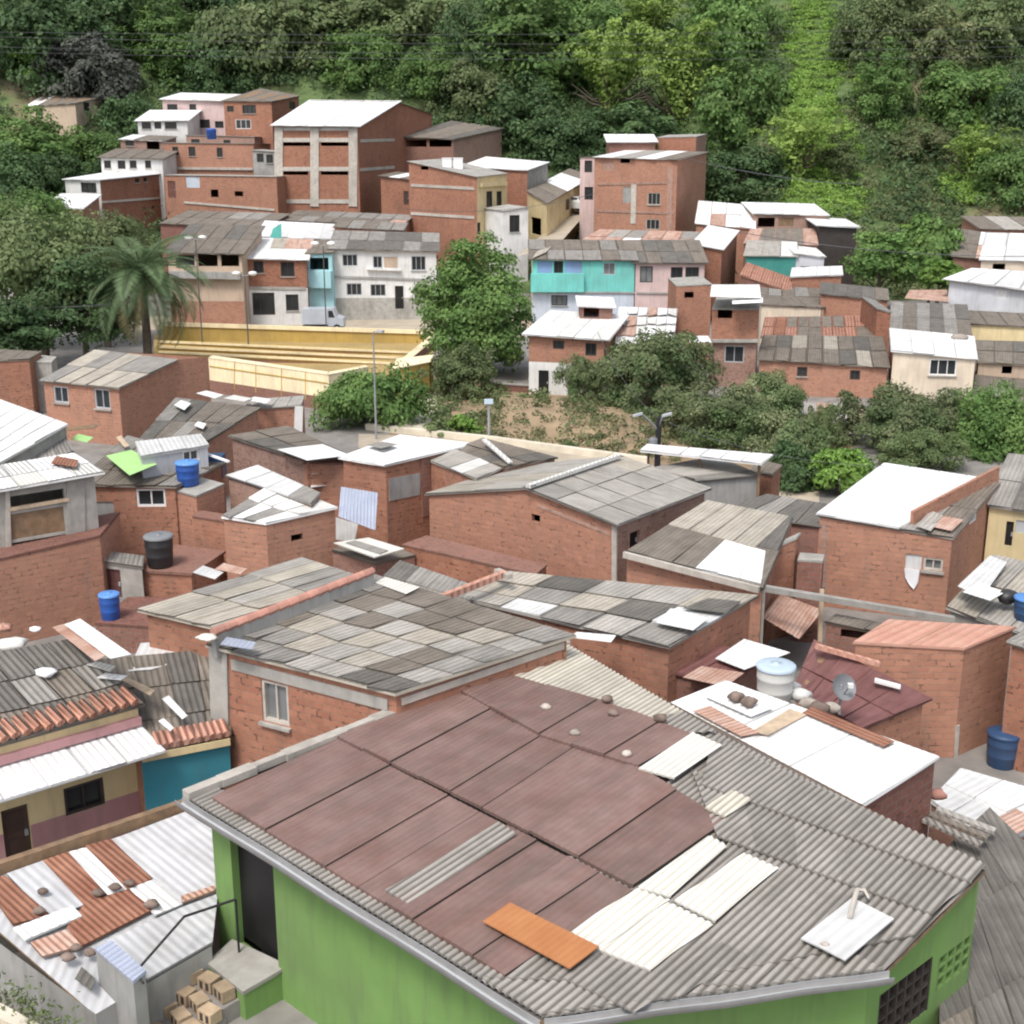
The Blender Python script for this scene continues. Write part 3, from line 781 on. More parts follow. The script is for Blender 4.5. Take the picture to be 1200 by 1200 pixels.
# loose things lying on this roof
def gq(pts): return [(x, y) for x, y in pts]
loose_sheet('metal_sheet', 'orange painted metal sheet lying loose on the maroon roof near its front eave', [(566, 1092), (668, 1148), (702, 1122), (598, 1070)], 'orange_sheet', plane=GP, lift=.17, thick=.02, cat='metal sheet')
loose_sheet('metal_sheet', 'pale blue-white metal sheet lying at the right front corner of the corrugated roof', [(938, 1110), (990, 1136), (1047, 1087), (998, 1062)], 'zinc', plane=GP, lift=.14, thick=.02, cat='metal sheet')
cl = MB(); cl.tube([gp(995, 1088) + gn * .19, gp(1000, 1070) + gn * .22, gp(1003, 1058) + gn * .2, gp(1012, 1055) + gn * .16, gp(1018, 1062) + gn * .12], [.035, .035, .035, .03, .02], 'pale_mortar', 7)
solo(cl, 'bent_pipe', 'short bent beige pipe sticking up by the pale metal sheet', 'pipe', gp(1000, 1070))
for i, (x, y, r, mt, lb) in enumerate(((640, 838, .10, 'stone_pale', 'pale brick lump on the maroon roof nearest the upper left corner'), (712, 829, .11, 'stone', 'dark stone in a pair on the maroon roof, the upper of the two'),
        (719, 845, .10, 'stone', 'brownish stone in a pair on the maroon roof, the lower of the two'), (774, 852, .12, 'stone', 'round dark stone on the maroon roof beside the white sheets'),
        (674, 868, .09, 'stone_pale', 'small pale stone at the lip of the middle maroon sheets'), (735, 893, .09, 'stone_pale', 'grey stone beside the small white roof sheet'),
        (966, 1118, .06, 'stone_pale', 'little pale pebble left of the loose pale metal sheet'))):
    rock('stone', lb, gp(x, y) + gn * .10, r, mt, cat='stone', seed=i, group='stones weighing down the green house roof')
# ------------------------------------------------------------------ NEAR NEIGHBOURS
FCMIX = {'fc_grey': 4, 'fc_dark': 3, 'fc_beige': 3, 'fc_brown': 2}
# brick house with the patchwork roof, directly behind the green house
pw = H('brick_house', 'brick house with patchwork fibre-cement roof of pale and dark squares, just behind the green house',
  [(252, 755, 3.75), (464, 810, 3.65), (664, 744, 3.8), (437, 676, 3.95)], 0,
  ['brick_orange', 'brick', 'brick', 'brick'],
  roof=dict(m={'fc_grey': 3, 'fc_dark': 2, 'fc_beige': 4, 'fc_brown': 4, 'fc_light': 3}, rows=6, cols=7, over=.12, jit=.04, q=[(0, 1, 2, 3)],
    map=[['fc_' + k for k in r.split()] for r in ('dark grey grey light light dark dark', 'grey grey beige light beige brown light', 'brown beige light beige light brown grey', 'grey light brown light beige light grey', 'dark brown light brown brown beige light', 'grey brown brown brown brown brown grey')]),
  ops=[(0, 307, 800, 338, 848, 'wg', 'pale_mortar')],
  trims=[('concrete_column', 0, [(257, 762, 261, 935)], .45, .05, 'concrete'), ('concrete_beam', 0, [(272, 778, 455, 826)], .22, .03, 'concrete'),
         ('concrete_beam', 1, [(470, 822, 660, 756)], .14, .03, 'pale_mortar')], seed=11)
# red-capped parapet between the two roofs
P0, P1 = Z(250, 748, 3.95), Z(436, 676, 4.1)
m = MB(); t = thing('parapet_wall', 'low grey parapet topped with a pink-red tile ridge between the patchwork roof and the beige roof', 'wall', P0)
m.bar(P0 + V((0, 0, -.15)), P1 + V((0, 0, -.15)), .14, .5, 'plaster_grey'); m.build('parapet', t)
m = MB(); d = P1 - P0
for i in range(16):
    a = P0 + d * (i / 16) + V((0, 0, .12)); b = P0 + d * ((i + 1.08) / 16) + V((0, 0, .13))
    m.tube([a, b], [.10, .088], 'ridge_red', 8, tint=.85 + .3 * ((i * 7) % 5) / 5)
m.build('ridge_cap', t)
sq = [Z(248, 752, 3.92), Z(262, 756, 3.92), Z(268, 751, 3.95), Z(254, 747, 3.95)]
rock('broken_tile', 'cream broken tile on the left corner of the patchwork roof', Z(243, 750, 3.95), .2, 'wave_white', cat='tile', flat=.3)
loose_sheet('plastic_sheet', 'bluish plastic sheet lying along the left front edge of the patchwork roof', [(258, 757), (296, 763), (300, 754), (266, 748)], 'zinc_blue', z=3.98, cat='sheet')
loose_sheet('roof_sheet', 'crumpled white sheet on the far top corner of the patchwork roof', [(438, 684), (476, 698), (492, 690), (452, 678)], 'wave_white', z=3.93, cat='sheet', lift=.04)
# beige roofed house to its left
H('brick_house', 'brick house with broad beige corrugated roof left of the red ridge tiles',
  [(172, 714, 3.5), (268, 737, 3.4), (434, 682, 3.6), (352, 656, 3.7)], 0, 'brick',
  roof=dict(m={'fc_beige': 6, 'fc_light': 2, 'fc_grey': 1}, rows=3, cols=5, over=.12), ops=[], seed=3)
for i, (q, lb, mt) in enumerate((([(226, 672), (252, 680), (262, 672), (238, 664)], 'grey zinc sheet overhanging the back left corner of the beige roof', 'zinc'),
        ([(252, 668), (282, 674), (290, 668), (262, 661)], 'pinkish white sheet lying at the top of the beige roof', 'rust_pale'))):
    loose_sheet('roof_sheet', lb, q, mt, z=3.68 + i * .03, cat='sheet')
# roofs between the patchwork roof and the gable house
H('brick_house', 'low brick house with grey and beige patched roof and orange end wall',
  [(545, 702, 3.15), (784, 755, 2.95), (880, 699, 3.1), (597, 671, 3.35)], 0, ['brick', 'brick_orange', 'brick', 'brick'],
  roof=dict(m={'fc_grey': 4, 'fc_dark': 3, 'fc_light': 2, 'fc_beige': 3, 'zinc': 1}, rows=3, cols=5, over=.1, jit=.05), seed=5)
m = MB(); a, b = Z(498, 708, 3.5), Z(592, 672, 3.6); m.bar(a, b, .14, .14, 'tile_pale'); m.bar(Z(582, 669, 3.6), Z(598, 676, 3.6), .15, .12, 'pale_mortar')
solo(m, 'roof_ridge', 'thin pale pink ridge bar with cross end on the grey roof', 'ridge', a)
H('brick_house', 'small brick house under grey sheets between the patchwork roof and tall gable wall', [(440, 690, 3.2), (540, 716, 3.1), (560, 690, 3.2), (470, 660, 3.35)], 0, 'brick_dark',
  roof=dict(m={'fc_grey': 2, 'fc_dark': 1}, rows=2, cols=4, over=.1), seed=8)
for q, lb, mt in (([(768, 733), (812, 742), (830, 728), (786, 716)], 'white zinc sheet at the front edge of the grey and beige patched roof', 'zinc_white'),
                  ([(800, 716), (850, 722), (868, 708), (830, 704)], 'dark torn sheet lying beside the orange end wall', 'fc_dark'),
                  ([(666, 750), (716, 756), (722, 748), (676, 744)], 'narrow white sheet over the dark gap behind the ridge', 'zinc_white')):
    loose_sheet('roof_sheet', lb, q, mt, z=3.1, cat='sheet', lift=.07)
# maroon flat roof and things behind the ridge
H('shed', 'small shed with flat dark maroon roof directly behind the green house ridge', [(742, 776, 2.2), (850, 800, 2.2), (900, 766, 2.3), (790, 752, 2.3)], 0, 'brick_dark',
  roof=dict(m='maroon_dark', rows=1, cols=3, over=.08), cat='shed')
loose_sheet('roof_sheet', 'bright white sheet lying left of the water tank on the maroon roofs', [(838, 773), (872, 786), (926, 766), (872, 750)], 'zinc_white', z=2.36, cat='sheet')
loose_sheet('roof_sheet', 'salmon pink sheet in front of the bright white sheet', [(800, 795), (850, 806), (872, 790), (822, 782)], 'rust_pale', z=2.3, cat='sheet')
mr = H('brick_shed', 'brick shed with sloping dark maroon corrugated roof beside the small tower', [(934, 806, 1.95), (1012, 850, 1.85), (1082, 818, 1.95), (958, 756, 2.7)], 0, ['brick', 'brick_orange', 'brick', 'brick'],
  roof=dict(m='maroon_dark', rows=2, cols=4, over=.1, q=[(0, 1, 2, 3)]), cat='shed')
m = MB(); m.bar(Z(956, 757, 2.8), Z(1030, 778, 2.45), .12, .1, 'tile_pale'); m.bar(Z(1025, 797, 2.3), Z(1055, 805, 2.2), .14, .06, 'white_paint')
solo(m, 'ridge_strip', 'pale ridge strip along the top of the sloping maroon roof', 'ridge', Z(956, 757, 2.8))
# the white sheet roof at the ridge
ws = H('shed', 'shed with brilliant white sheet roof touching the grey corrugated ridge', [(766, 833, 3.05), (1010, 941, 2.95), (1096, 887, 3.05), (850, 799, 3.2)], 0, ['brick', 'brick_dark', 'brick', 'brick'],
  roof=dict(m='zinc_white', rows=1, cols=3, over=.05, lift=.01), cat='shed')
wp = (Z(766, 833, 3.06), (Z(1010, 941, 2.96) - Z(766, 833, 3.06)).cross(Z(1096, 887, 3.06) - Z(766, 833, 3.06)).normalized())
loose_sheet('rusty_strip', 'long rusty brown strip near the far edge of the brilliant white roof', [(1035, 880), (1048, 874), (952, 833), (940, 840)], 'rust', plane=wp, cat='strip', lift=.09)
loose_sheet('rusty_strip', 'orange rusty strip below the two tyres on the brilliant white roof', [(812, 838), (868, 868), (890, 864), (832, 832)], 'rust_pale', plane=wp, cat='strip', lift=.09)
loose_sheet('board', 'pale tan board beside the water tank on the white roof', [(880, 862), (900, 866), (945, 842), (925, 835)], 'wood_pale', plane=wp, cat='board', lift=.08)
loose_sheet('board', 'thin tan board under the two tyres at the left of the white roof', [(826, 822), (880, 846), (905, 836), (852, 808)], 'zinc_white', plane=wp, cat='board', lift=.11)
for x, y, lb in ((862, 829, 'dark round stone on the white roof, the left one of the pair'), (877, 835, 'dark round stone on the white roof, the right one of the pair')):
    rock('stone', lb, PL(x, y, *wp) + wp[1] * .12 * (1 if wp[1].z > 0 else -1), .15, 'stone', 'pair of stones on the white roof')
# water tank
barrel('off-white water tank with pale blue lid standing behind the white roof', Z(907, 822, 2.6), .365, .80, 'tank_white', 'lid_paleblue', 'water_tank')
m = MB(); c = Z(985, 818, 2.5); ax = V((.35, -.8, .5)).normalized(); a1 = ax.cross(V((0, 0, 1))).normalized(); a2 = a1.cross(ax)
rings = []; uv = []
for i in range(6):
    r = .27 * i / 5; rings.append([c + ax * (.11 * (i/5) ** 2) + (a1 * math.cos(k * math.pi / 10) + a2 * math.sin(k * math.pi / 10)) * r + V((0, 0, .22)) for k in range(21)]); uv.append([(k * .1, r) for k in range(21)])
m.grid(rings, 'tank_lid_grey', uv); m.grid([[p - ax * .012 for p in r][::-1] for r in rings], 'grey_paint', uv)
t = thing('satellite_dish', 'grey round satellite dish leaning on the maroon roof right of the water tank', 'dish', c); m.build('reflector', t)
m = MB(); m.tube([c + V((0, 0, -.35)), c + V((0, 0, .28))], .03, 'steel_pole'); m.build('stand', t)
m = MB(); m.tube([c + V((0, 0, .0)), c + ax * .3 + V((0, 0, .22))], .015, 'steel_pole'); m.box(c + ax * .31 + V((0, 0, .22)), V((.05, 0, 0)), V((0, .05, 0)), V((0, 0, .04)), 'white_paint'); m.build('arm', t)
for i, (x, y, r, mt) in enumerate(((936, 822, .22, 'tank_white'), (946, 832, .2, 'stone_pale'), (958, 838, .22, 'stone'), (973, 836, .18, 'stone_pale'), (925, 812, .2, 'zinc'))):
    rock('rubble_lump', 'pale rubble lump in the row between water tank and satellite dish', Z(x, y, 2.6), r, mt, 'rubble behind the white roof', 'rubble')
# tower
tw = H('brick_tower', 'narrow brick tower with flat pinkish clay slab roof right of the maroon roofs', [(1003, 752, 2.75), (1130, 760, 2.6), (1187, 735, 2.7), (1042, 727, 2.8)], 0, ['brick_orange', 'brick', 'brick', 'brick'],
  roof=dict(m='tile_pale', rows=1, cols=2, over=.05, lift=.01), cat='tower', trims=[('column', 1, [(1122, 850, 1119, 900)], .12, .02, 'pale_mortar')])
H('brick_house', 'brick house wall at the right edge behind the navy barrel', [(1186, 752, 2.9), (1260, 775, 2.8), (1330, 740, 2.9), (1230, 725, 2.9)], 0, 'brick', roof=dict(m='fc_grey', over=.1), seed=4)
barrel('navy blue water barrel on the ground beside the brick tower', Z(1173, 896, .0), .345, .80, 'tank_navy', 'tank_navy')
# right edge: patio slab, pale zinc roof, dark corrugated roof
H('shed', 'low shed with pale zinc and white sheets at the right edge below the navy barrel', [(1092, 938, 1.2), (1165, 990, 1.1), (1275, 945, 1.1), (1128, 902, 1.3)], 0, 'brick_dark',
  roof=dict(m={'zinc': 2, 'zinc_white': 3}, rows=2, cols=3, over=.05, jit=.06), cat='shed')
loose_sheet('roof_sheet', 'pink rusty sheet at the right picture edge on the zinc shed', [(1150, 970), (1185, 985), (1215, 965), (1190, 950)], 'rust_pale', z=1.3, cat='sheet', lift=.05)
dk = H('brick_house', 'house with dark grey corrugated roof sloping down right of the green house', [(1096, 1010, 1.5), (1110, 1340, 1.2), (1400, 1180, 1.0), (1160, 950, 1.7)], -.6, 'brick_dark',
  roof=dict(m={'fc_dark': 3, 'fc_brown': 1}, rows=3, cols=6, over=.05, q=[(3, 0, 1, 2)]), seed=12)
m = MB()
for i in range(3):
    m.bar(Z(1082 + i * 8, 960 - i * 6, 1.95), Z(1150 + i * 8, 990 - i * 8, 1.85), .16, .05, ['wave_bare', 'fc_brown', 'fc_light'][i])
solo(m, 'plank_stack', 'weathered planks lying behind the right end of the grey ridge', 'planks', Z(1100, 960, 1.9))
for i, (x, y, r, mt, lb) in enumerate(((1066, 925, .3, 'tile', 'broken red clay pot beside the white roof corner'), (1060, 932, .2, 'cloth_white', 'white crumpled bag beside the broken clay pot'), (1098, 937, .16, 'ridge_red', 'small orange tile piece right of the broken clay pot'), (1070, 948, .22, 'stone', 'dark clay rubble heap by the ridge end'))):
    rock('rubble', lb, Z(x, y, 2.0), r, mt, cat='rubble')
# ------------------------------------------------------------------ LEFT: tiled yellow house with awning, teal house, white and rust roof
yl = H('yellow_house', 'yellow and rose house with dark corrugated roof fringed by clay tiles and a white awning', [(-60, 885, 2.75), (161, 824, 2.75), (84, 752, 3.5), (-120, 790, 3.5)], 0,
  [ 'stucco_yellow', 'stucco_yellow', 'brick', 'brick'], roof=dict(m={'fc_dark': 3, 'fc_brown': 2, 'fc_grey': .4}, rows=3, cols=6, over=.1),
  ops=[(0, 4, 945, 37, 1012, 'd', 'door_brown'), (0, 75, 917, 123, 950, 'w')], bands=[(0, 80, 953, 'stucco_rose')], cat='house', sink=.04)
Pa, Pb = W((-60, 885, 2.75)), W((161, 824, 2.75)); dd = (Pb - Pa).normalized(); nn = V((dd.y, -dd.x, 0)).normalized()
m = MB(); L = (Pb - Pa).length; k = int(L / .2); rg = random.Random(3)
back = (W((84, 752, 3.5)) - Pb).normalized()
for i in range(k):
    c = Pa + dd * (L * (i + .5) / k) + nn * (.16 + rg.uniform(-.03, .03)) + V((0, 0, .07 + rg.uniform(0, .03)))
    m.tube([c, c + back * .42 + V((0, 0, .04))], [.088, .07], 'tile', 7, tint=rg.uniform(.75, 1.35), cap=True)
m.build('tile_fringe', yl)
aw = MB(); a0 = PL(-60, 958, Pa, nn); a1 = PL(165, 862, Pa, nn); a0.z = a1.z = 2.28
o0 = a0 + nn * .95 + V((0, 0, -.18)); o1 = a1 + nn * .95 + V((0, 0, -.18)) + dd * .05
roof_mesh(aw, [o0, o1, a1, a0], 'zinc_white', 1, 5, .03, rg, lift=.008); aw.build('awning', yl)
fb = MB(); fb.bar(a0 + nn * .05 + V((0, 0, .13)), a1 + nn * .05 + V((0, 0, .13)), .12, .16, 'stucco_rose'); fb.build('fascia', yl)
tl = H('teal_house', 'teal fronted low house with brown corrugated roof and tile fringe left of the concrete column', [(165, 882, 2.0), (268, 862, 2.0), (262, 762, 2.7), (120, 775, 2.7)], 0, ['stucco_teal', 'stucco_teal', 'brick', 'brick'],
  roof=dict(m={'fc_brown': 3, 'fc_dark': 2}, rows=3, cols=4, over=.08), cat='house')
Pc, Pd = W((165, 882, 2.0)), W((268, 862, 2.0)); d2 = (Pd - Pc).normalized(); n2 = V((d2.y, -d2.x, 0)).normalized()
m = MB()
for i in range(2, 13):
    c = Pc + d2 * ((Pd - Pc).length * (i + .5) / 13) + n2 * .12 + V((0, 0, .09)); m.tube([c, c + V((-n2.x, -n2.y, .3)) * .4], [.08, .065], 'tile_pale', 7, tint=rg.uniform(.8, 1.3))
m.build('tile_fringe', tl)
fb = MB(); fb.bar(Pc + n2 * .06 - V((0, 0, .09)), Pd + n2 * .06 - V((0, 0, .09)), .1, .14, 'stucco_yellow'); fb.build('fascia', tl)
for q, lb, mt, z in (([(76, 735), (130, 775), (154, 770), (94, 728)], 'white zinc sheet sticking out over the back of the tile-fringed roof', 'zinc_white', 3.75),
                 ([(62, 738), (112, 778), (124, 772), (80, 733)], 'rusty brown sheet beside the sticking-out white sheet', 'rust_pale', 3.7),
                 ([(142, 800), (176, 818), (182, 812), (150, 797)], 'pale narrow plank on the brown roof above the teal wall', 'wood_pale', 2.75),
                 ([(190, 822), (214, 846), (220, 842), (198, 818)], 'pink-white plank on the brown roof nearest the concrete column', 'zinc_white', 2.55),
                 ([(186, 848), (200, 860), (204, 856), (192, 845)], 'short white stick on the brown roof just above the tile fringe', 'zinc_white', 2.4),
                 ([(114, 797), (142, 800), (150, 795), (124, 792)], 'small white sheet at the back corner of the tile-fringed roof', 'zinc_white', 3.1),
                 ([(102, 782), (130, 790), (136, 784), (110, 777)], 'crumpled cream sheet behind the tile-fringed roof', 'wave_white', 3.2)):
    loose_sheet('roof_sheet', lb, q, mt, z=z, cat='sheet', lift=.06)
loose_sheet('tarpaulin', 'grey crumpled tarpaulin spread behind the brown roof by the brick wall', [(150, 788), (178, 786), (228, 770), (205, 752), (165, 755)], 'zinc', z=2.6, cat='tarpaulin')
for i, (x, y, r, mt, lb) in enumerate(((54, 793, .22, 'cloth_white', 'white plastic bag on the dark tile-fringed roof'), (62, 803, .17, 'stone_pale', 'grey bag below the white bag on the dark roof'),
        (15, 762, .32, 'tank_white', 'pale crumpled heap at the upper left of the dark roof'), (42, 740, .13, 'cloth_white', 'tiny white scrap at the top of the dark roof'), (16, 822, .2, 'tile', 'red tile scraps near the left picture edge'),
        (5, 739, .2, 'tile_pale', 'pinkish rubble at the top left corner of the dark roof'), (100, 800, .22, 'tile', 'orange clay tile piece at the right side of the dark roof'), (38, 818, .14, 'tank_black', 'dark lump in the middle of the dark roof'))):
    rock('roof_litter', lb, Z(x, y, 3.2 if y < 800 else 2.95), r, mt, cat='litter', flat=.4)
# white and rust roof, lower left
wr = H('shed', 'low shed with patched white and rusty sheet roof at the lower left', [(-40, 1075, 1.0), (112, 1187, .75), (248, 1107, .85), (236, 950, 1.55), (-60, 1042, 1.55)], -1, ['plaster_grey', 'plaster_grey', None, 'concrete', 'concrete'], cat='shed')
wr_p = (Z(112, 1187, .75), (Z(236, 950, 1.55) - Z(112, 1187, .75)).cross(Z(-60, 1042, 1.55) - Z(112, 1187, .75)).normalized())
def wrp(x, y): return PL(x, y, *wr_p)
wn = wr_p[1] if wr_p[1].z > 0 else -wr_p[1]
m = MB(); base = [wrp(*p) - wn * .05 for p in ((-40, 1055), (112, 1187), (249, 1106), (256, 1045), (268, 955), (236, 947), (0, 1022), (-40, 1035))]
m.face(base, 'zinc_pale', .9); m.face([p - wn * .04 for p in base][::-1], 'wood')
axw = (wrp(130, 990) - wrp(215, 1060)).normalized()
rg = random.Random(9)
for px, mt, lf in ((((130, 985), (228, 948), (268, 960), (257, 1045), (212, 1060)), 'zinc_pale', .02),
        (((100, 993), (130, 985), (178, 1032), (150, 1045)), 'rust', .045), (((80, 1000), (102, 994), (152, 1044), (128, 1052)), 'zinc_white', .03), (((50, 1010), (80, 1000), (124, 1050), (98, 1062)), 'rust', .04),
        (((8, 1025), (50, 1010), (98, 1062), (58, 1078)), 'zinc_pale', .03), (((-20, 1035), (6, 1028), (60, 1075), (15, 1085)), 'rust', .045),
        (((100, 1060), (150, 1045), (180, 1068), (95, 1112), (78, 1090)), 'rust', .06), (((152, 1044), (180, 1033), (214, 1062), (182, 1075)), 'zinc_white', .055),
        (((16, 1092), (85, 1066), (96, 1078), (30, 1106)), 'zinc_white', .09), (((36, 1108), (80, 1092), (95, 1112), (50, 1124)), 'rust_pale', .07),
        (((125, 1105), (212, 1066), (255, 1050), (249, 1106), (172, 1150)), 'zinc_pale', .05), (((212, 1055), (252, 1042), (252, 1048), (214, 1062)), 'rust_pale', .1)):
    q = [wrp(*p) + wn * lf for p in px]
    if (q[1]-q[0]).cross(q[2]-q[0]).z < 0: q = q[::-1]
    t_ = rg.uniform(.9, 1.08); m.face(q, mt, t_, axis=axw)
    for i in range(len(q)):
        j = (i + 1) % len(q); m.face([q[i] - wn * .05, q[j] - wn * .05, q[j], q[i]], mt, t_ * .8, axis=axw)
m.build('roof', wr)
m = MB(); p0 = wrp(-40, 1034); p1 = wrp(226, 944)
m.bar(p0 + V((0, 0, .06)), p1 + V((0, 0, .06)), .14, .2, 'wood'); m.build('kerb_wall', wr)
for i, (x, y, r) in enumerate(((115, 1054, .10), (135, 1047, .10), (152, 1042, .09), (46, 1075, .10), (178, 1068, .12), (90, 1118, .09), (80, 1130, .11), (106, 1124, .10), (50, 1052, .09))):
    rock('stone', 'dark stone weighing down the white and rust roof', wrp(x, y) + wn * .07, r, 'stone', 'stones on the white and rust roof')
m = MB(); bx = wrp(132, 1150)
A_, B_, C_ = Z(112, 1112, 1.45), Z(158, 1150, 1.35), Z(172, 1142, 1.35)
H('brick_pier', 'square grey plastered pier with slanted bluish top at the lower left', [A_, Z(156, 1150, 1.35), Z(170, 1138, 1.4), Z(130, 1102, 1.5)], -1, 'plaster_grey', roof=dict(m='zinc_blue', rows=1, cols=1, over=.01, lift=.0), cat='pier')
loose_sheet('wood_scrap', 'grey wooden scrap on the white strip beside the plastered pier', [(88, 1150), (108, 1164), (112, 1150), (96, 1136)], 'fc_dark', z=.95, cat='scrap', lift=.05)
# concrete landing, steps, handrail, block pile, green sack
H('concrete_landing', 'grey concrete landing in front of the black doorway with a green base', [(243, 1128, .55), (286, 1162, .52), (336, 1132, .56), (272, 1102, .6)], -1, ['stucco_green', 'stucco_green', 'concrete', 'concrete'],
  roof=dict(m='concrete', rows=1, cols=1, over=.02, lift=0), cat='landing')
t = thing('handrail', 'thin black iron handrail running from the pier to the black doorway', 'handrail', Z(160, 1150, .6))
m = MB(); pts = [Z(276, 1054, 1.55), Z(216, 1074, 1.5), Z(158, 1140, 1.35), Z(168, 1152, 1.3)]; m.tube(pts, .022, 'iron', 6); m.build('rail', t)
m = MB(); m.tube([pts[2], V((pts[2].x, pts[2].y, -.2))], .02, 'iron', 6); m.build('post', t); m = MB(); m.tube([pts[0], V((pts[0].x, pts[0].y, .5))], .02, 'iron', 6); m.build('post', t)
grp = 'clay blocks piled by the landing'
rg = random.Random(21)
eb = (Z(262, 1160, .3) - Z(222, 1132, .3)).normalized(); ea = V((-eb.y, eb.x, 0)); ea = ea if ea.y < 0 else -ea
st = MB()
for i in range(4):
    zt = .42 - .16 * i
    c0 = Z(236 - 17 * i, 1146 + 21 * i, zt)
    st.box(c0 - V((0, 0, .12 + (zt + .6) / 2)), eb * .75, ea * .19, V((0, 0, (zt + .6) / 2)), 'earth_grey')
    for j in range(-2, 2):
        c = c0 + eb * ((j + .5) * .36 + (i % 2) * .12 + rg.uniform(-.03, .03)) + ea * rg.uniform(-.04, .04)
        an = rg.uniform(-.16, .16); u = eb * math.cos(an) + ea * math.sin(an); v_ = ea * math.cos(an) - eb * math.sin(an)
        m = MB(); tn = rg.uniform(.75, 1.2); m.box(c, u * .145, v_ * .115, V((0, 0, .10)), 'clay_block', tn)
        for s_ in (-.055, .055): m.box(c + u * s_ * 1.15, u * .034, v_ * .1172, V((0, 0, .068)), 'dark_frame')
        solo(m, 'clay_block', 'hollow tan clay block in the pile beside the concrete landing', 'clay block', c, grp)
structure(st, 'steps')
m = MB(); c = Z(150, 1195, .2); rg = random.Random(2)
m.lathe([(0, 0), (.22, .02), (.24, .3), (.20, .55), (.13, .72), (.17, .80), (.10, .83), (0, .82)], c, 'plastic_green', 10); m.lathe([(.14, .70), (.2, .84), (.12, .92), (0, .9)], c + V((.05, .04, 0)), 'cloth_white', 8)
solo(m, 'plastic_sack', 'dark green plastic sack with whitish top beside the pier', 'sack', c)
m = MB(); a = Z(-20, 1165, .5); 
pts = [Z(-40, 1150, .9), Z(60, 1215, .7), Z(120, 1300, .6), Z(-60, 1330, .6)]
m.face([p for p in pts], 'earth', axis=None); o = structure(m, 'earth_bank')
m = MB(); m.bar(Z(-30, 1172, .95), Z(70, 1228, .75), .22, .16, 'kerb'); structure(m, 'path')
# weeds on the bank
def tuft_field(name, pts, n, mat, size, h, kind='stuff', seed=1):
    rg = np.random.default_rng(seed); C = []; N = []; S = []; Tn = []
    for p in pts:
        for _ in range(n):
            q = np.array(p) + rg.normal(size=3) * np.array([h * 1.2, h * 1.2, 0]); q[2] += rg.uniform(0, h)
            C.append(q); a = rg.normal(size=3); a[2] = abs(a[2]) * .7 + .3; N.append(a); S.append(size * rg.uniform(.6, 1.4)); Tn.append(rg.uniform(.75, 1.25))
    me = leaf_obj(name, np.array(C), np.array(N), np.array(S), mat, np.array(Tn), .4)
    o = bpy.data.objects.new(name, me); col.objects.link(o); o['kind'] = kind; return o
tuft_field('weeds', [tuple(Z(-5 + i * 9, 1158 + i * 6 + (i % 3) * 6, .9 - i * .02)) for i in range(9)], 60, 'leaf_olive', .05, .16)
def plane3(a, b, c):
    n = (b - a).cross(c - a).normalized()
    return (a, n if n.z > 0 else -n)
# ------------------------------------------------------------------ MIDDLE LEFT
H('brick_house', 'brick ground floor under the timber balcony at the left picture edge', [(-70, 671, 2.45), (117, 628, 2.6), (140, 600, 2.6), (-40, 632, 2.5)], 0, ['brick_orange', 'brick', 'brick', 'brick'],
  roof=dict(m='brick_dark', rows=1, cols=1, over=.02, lift=0))
H('balcony_house', 'grey upper storey with timber balcony and pale sheet roof at the left edge', [(-40, 579, 4.15), (110, 553, 4.25), (82, 534, 4.35), (-50, 556, 4.3)], 2.5, ['concrete', 'plaster_grey', 'concrete', 'concrete'],
  roof=dict(m={'wave_white': 2, 'zinc_white': 3, 'fc_white': 2}, rows=2, cols=5, over=.22), ops=[(0, 12, 577, 76, 594, 'o'), (0, 12, 598, 76, 628, 's', 'wood'), (0, 14, 631, 78, 642, 'o')], cat='house',
  trims=[('post', 0, [(8, 572, 10, 646)], .12, .06, 'pale_mortar'), ('post', 0, [(88, 560, 89, 632)], .5, .05, 'concrete'), ('rail', 0, [(10, 597, 80, 585)], .09, .07, 'wood_pale')])
loose_sheet('roof_sheet', 'faded red sheet patch on the pale balcony roof', [(60, 545), (90, 549), (92, 541), (66, 536)], 'rust', z=4.37, cat='sheet', lift=.05)
H('shed', 'shed under long whitish zinc roof with dark gaps at the left picture edge', [(-90, 515, 4.1), (2, 541, 4.0), (77, 497, 4.1), (-20, 462, 4.4)], 0, 'concrete', roof=dict(m={'zinc_white': 6, 'fc_dark': .6, 'fc_white': 2}, rows=2, cols=7, over=.1, jit=.08), cat='shed')
H('shed', 'shed under grey sheet roof just below the whitish zinc roof', [(8, 556, 3.5), (84, 529, 3.55), (72, 508, 3.7), (0, 530, 3.7)], 0, 'concrete', roof=dict(m={'fc_grey': 3, 'zinc': 1}, rows=1, cols=4, over=.1), cat='shed')
mlh = H('brick_house', 'brick house with broken white window below the lime green awning', [(90, 567, 3.15), (205, 570, 3.05), (262, 541, 3.15), (150, 512, 3.5)], 0, ['brick', 'brick_orange', 'brick', 'brick'],
  roof=dict(m={'fc_brown': 3, 'fc_grey': 1}, rows=3, cols=5, over=.1), ops=[(0, 160, 573, 194, 594, 'w', 'white_paint'), (0, 112, 588, 134, 614, 's', 'plaster_grey')], seed=5)
H('brick_pier', 'square brick pier carrying the bright blue water tank', [(203, 574, 2.9), (230, 581, 2.85), (262, 567, 2.95), (236, 560, 3.0)], 0, 'brick_orange', roof=dict(m='concrete', rows=1, cols=1, over=.02, lift=0), cat='pier')
loose_sheet('awning', 'lime green sheet awning over the broken white window', [(124, 535), (152, 558), (184, 545), (154, 528)], 'green_sheet', z=3.55, cat='awning')
